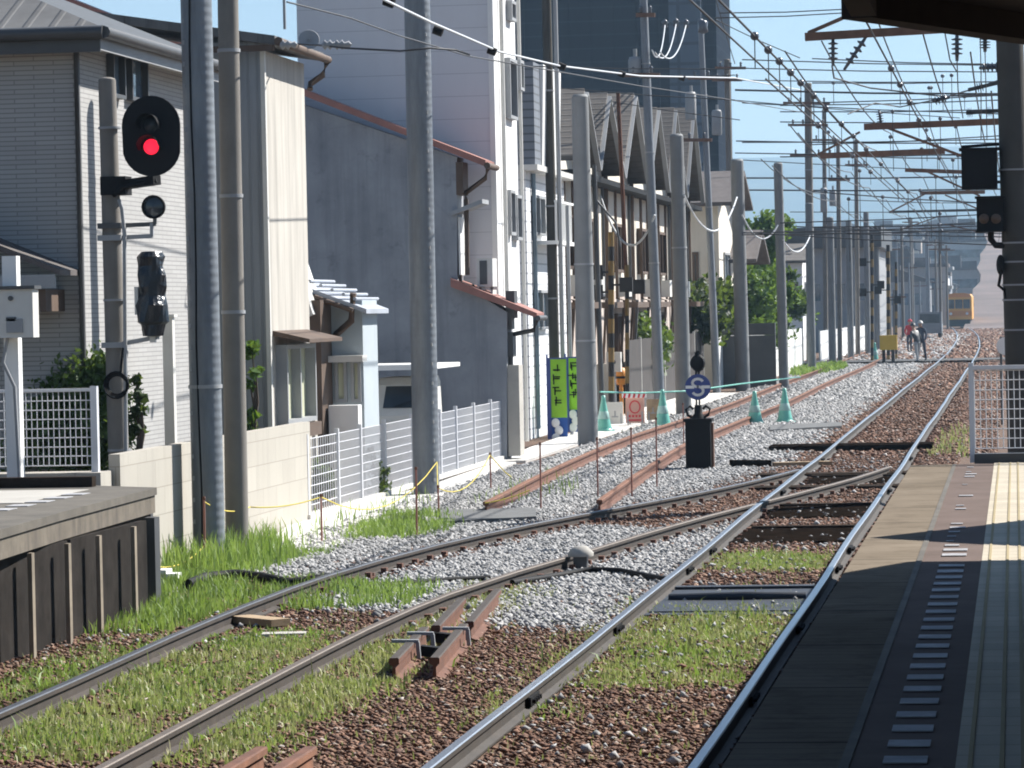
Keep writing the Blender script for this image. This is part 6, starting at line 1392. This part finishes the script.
hw(66,69,520,735,74,.012,'thin wire crossing the front of the navy tower'); hw(78,75,640,735,80,.012,'thin wire from the leaning thin pole toward the navy tower edge'); hw(88,100,560,735,84,.013,'wire slanting over the terrace house roofs'); hw(98,120,590,740,95,.013,'lower wire slanting over the terrace house roofs')
hw(20,58,716,800,70,.010,'steep thin wire right of the navy tower'); hw(0,64,716,735,80,.010,'steepest thin wire at the navy tower edge')
for k,(x0,y0,x1,y1) in enumerate(((652,50,665,25),(655,52,676,24),(660,52,686,25))):
    a=oy(x0,y0,88.5);c=oy(x1,y1,110); b=MB(); b.tube(loop(a,c,.5),.02,5); tag(b.build('jumper_wire',m['wirepale']),('left','middle','right')[k]+' one of three pale looping jumper wires before the navy tower','wire')
    b=MB(); b.lathe([(.03,0),(.10,.05),(.06,.12),(.12,.18),(.05,.25),(.001,.3)],c-Vector((0,0,.1)),10); tag(b.build('pin_insulator',m['insul']),('left','middle','right')[k]+' one of three round insulators before the navy tower','insulator')
q=oy(703,27,110); b=MB(); b.lathe([(.05,0),(.16,.05),(.14,.2),(.16,.35),(.05,.42)],q-Vector((0,0,.2)),12); tag(b.build('pin_insulator',m['insul']),'larger insulator on top of the thin transformer pole','insulator')
for k,(pts,r,l) in enumerate((([(860,40,50),(868,55,50),(955,60,50)],0.006,''),)): pass
wire([(945,33,49),(950,60,49),(957,72,49)],.010,'hanging slack wire left of the canopy hanger'); wire([(957,61,45),(958,90,47),(963,118,50)],.008,'vertical hanging wire below the canopy hanger'); wire([(980,36,45),(981,70,47),(981,140,49)],.007,'left of two vertical wires above the square signal box'); wire([(985,52,45),(986,90,47),(987,140,49)],.007,'right of two vertical wires above the square signal box')
wire([(848,114,60),(875,103,62),(900,107,63),(935,100,58),(970,90,52),(1006,78,50)],.012,'kinked pull off wire running to the right pole'); wire([(832,66,52),(834,78,55),(870,88,60),(940,96,60),(1006,95,52)],.014,'dark wire from the nearest hanging insulators to the right pole')
wr=random.Random(5)
for k in range(20):
    Y=wr.uniform(80,170); y0=wr.uniform(58,238); x0=wr.choice([742,780,812]); x1=1004
    hw(y0,y0+wr.uniform(-14,14),x0,min(1004,x1),Y,.00017*Y,'one of the many thin wires tangled above the distant tracks') 
for k in range(30):
    Y=wr.uniform(60,150); x=wr.uniform(805,965); y=wr.uniform(70,235); p=oy(x,y,Y)
    T=thing('wire_dropper','small round clamp with a thin dropper wire hanging above the distant tracks','dropper',tuple(p),'wire droppers over the distant tracks'); b=MB(); b.sphere(p,.00055*Y,8,6); b.build('clamp',m['insul'],T); b=MB(); b.cyl(p-Vector((0,0,.0006*Y)),p-Vector((0,0,wr.uniform(.4,1.3))),.0001*Y,n=5); b.build('dropper_wire',m['wire'],T)
for k,(X0,Za,y0,y1) in enumerate(((-3.4,6.6,55,240),(-3.1,7.1,60,260),(-1.3,6.9,50,230),(-.6,6.5,55,240),(-.3,5.9,55,200),(-4.4,6.3,75,260),(-5.2,7.0,85,280),(-2.2,7.5,60,250),(-6.6,6.6,100,280),(-7.6,7.2,110,290))):
    L=[]; n=int((y1-y0)/32)
    for j in range(n): L+=loop((X0+bend(y0+(y1-y0)*j/n),y0+(y1-y0)*j/n,Za),(X0+bend(y0+(y1-y0)*(j+1)/n),y0+(y1-y0)*(j+1)/n,Za),.28,n=8)
    b=MB(); b.tube(L,.011+.00005*y0,5); tag(b.build('overhead_wire',m['wire']),'one of the thin lengthwise wires converging above the distant tracks','wire','lengthwise wires converging in the distance')
# ------------------------------------------------------------------ canopy
kz=4.11
C0=[(-.731,17.44),(2.2,24.57),(5,24.57),(5,-6),(-.731,-6)]
CN=thing('platform_canopy','dark brown canopy roof end overhead at the top right','canopy',(1,20,PZ))
def cpoly(pts,z,h): b=MB(); b.prism([(x,y,z) for x,y in pts],(0,0,h)); return b
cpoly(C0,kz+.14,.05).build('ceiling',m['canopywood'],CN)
d_=Vector((3.0,7.3,0)).normalized()
b=MB(); b.beam(Vector((-.731,17.44,kz+.07)),Vector((2.2,24.57,kz+.07)),.16,.135); b.build('end_beam',m['canopywood'],CN)
b=MB(); b.beam(Vector((-.69,17.3,kz+.065)),Vector((-.69,-6,kz+.065)),.12,.13); b.build('eave_beam',m['canopywood'],CN)
C1=[(-.84,17.55),(2.2,25.0),(5,25.0),(5,-6),(-.84,-6)]
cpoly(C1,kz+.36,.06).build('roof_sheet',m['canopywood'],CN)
b=MB()
for k in range(9):
    q=Vector((-.52,17.9,kz+.275))+d_*(k*.85+.15); b.box(q.x-.05,q.y-.3,kz+.19,q.x+.06,q.y+.1,kz+.36)
for k in range(12): b.box(-.85,16.5-2*k,kz+.19,4.5,16.6-2*k,kz+.36)
b.build('rafters',m['canopywood'],CN)
for y in (6,12,18): b=MB(); b.box(2.4,y-.1,PZ,2.6,y+.1,kz+.14); b.build('post',m['brown'],CN)
SHp=thing('added_shelter_roof','unseen shelter roof on posts, added to throw a pointed shadow on the right platform','shelter',(2.6,28,PZ))  # out-of-view roof, outline shaped to throw the triangular shadow band
cpoly([(1.18,26.77),(3.18,30.12),(5.1,28.6),(3.13,24.82)],3.6,.12).build('roof',m['rooftile'],SHp)
for x,y in ((2.1,26.9),(3.1,29.4),(4.3,28.3),(3.1,25.8)): b=MB(); b.box(x-.05,y-.05,PZ,x+.05,y+.05,3.6); b.build('post',m['brown'],SHp)
SB_=thing('unseen_station_wall','unseen station wall added along the back of the right platform to darken its shade','building',(3.6,9,PZ))  # out-of-view wall added to cut sky light under the canopy
b=MB(); b.box(3.2,-6,PZ,3.5,20,kz+.12); b.build('wall',m['pinkwall'],SB_)
for y in (0,6,12,17):
    b=MB(); b.box(3.15,y,PZ+1,3.198,y+2,PZ+2.2); w_=b.build('window',m['brown'],SB_); b=MB(); b.box(3.14,y+.08,PZ+1.08,3.149,y+1.92,PZ+2.12); b.build('pane',m['glass'],w_)
LC=thing('platform_canopy','unseen second canopy added over the left platform to block sky light','canopy',(-10,8,LZ))  # added beside the camera, out of view, to block sky light from the left
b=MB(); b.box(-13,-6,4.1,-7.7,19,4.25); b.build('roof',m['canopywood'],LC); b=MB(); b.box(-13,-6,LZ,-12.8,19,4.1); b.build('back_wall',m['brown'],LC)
for y in (0,8,16): b=MB(); b.box(-9.6,y-.08,LZ,-9.44,y+.08,4.1); b.build('post',m['brown'],LC)
# ------------------------------------------------------------------ air
b=MB(); b.box(-3000,-70,-1.2,1900,4200,215); hz=b.build('haze',[],origin=(0,0,0)); struct(hz,'stuff')
hm=bpy.data.materials.new('haze_air'); hm.use_nodes=True; tt=hm.node_tree; tt.nodes.remove(tt.nodes['Principled BSDF'])
pv=tt.nodes.new('ShaderNodeVolumePrincipled'); pv.inputs['Color'].default_value=(.50,.74,1,1); pv.inputs['Density'].default_value=.0003; pv.inputs['Anisotropy'].default_value=.3
tt.links.new(pv.outputs[0],tt.nodes['Material Output'].inputs['Volume']); hz.data.materials.append(hm)
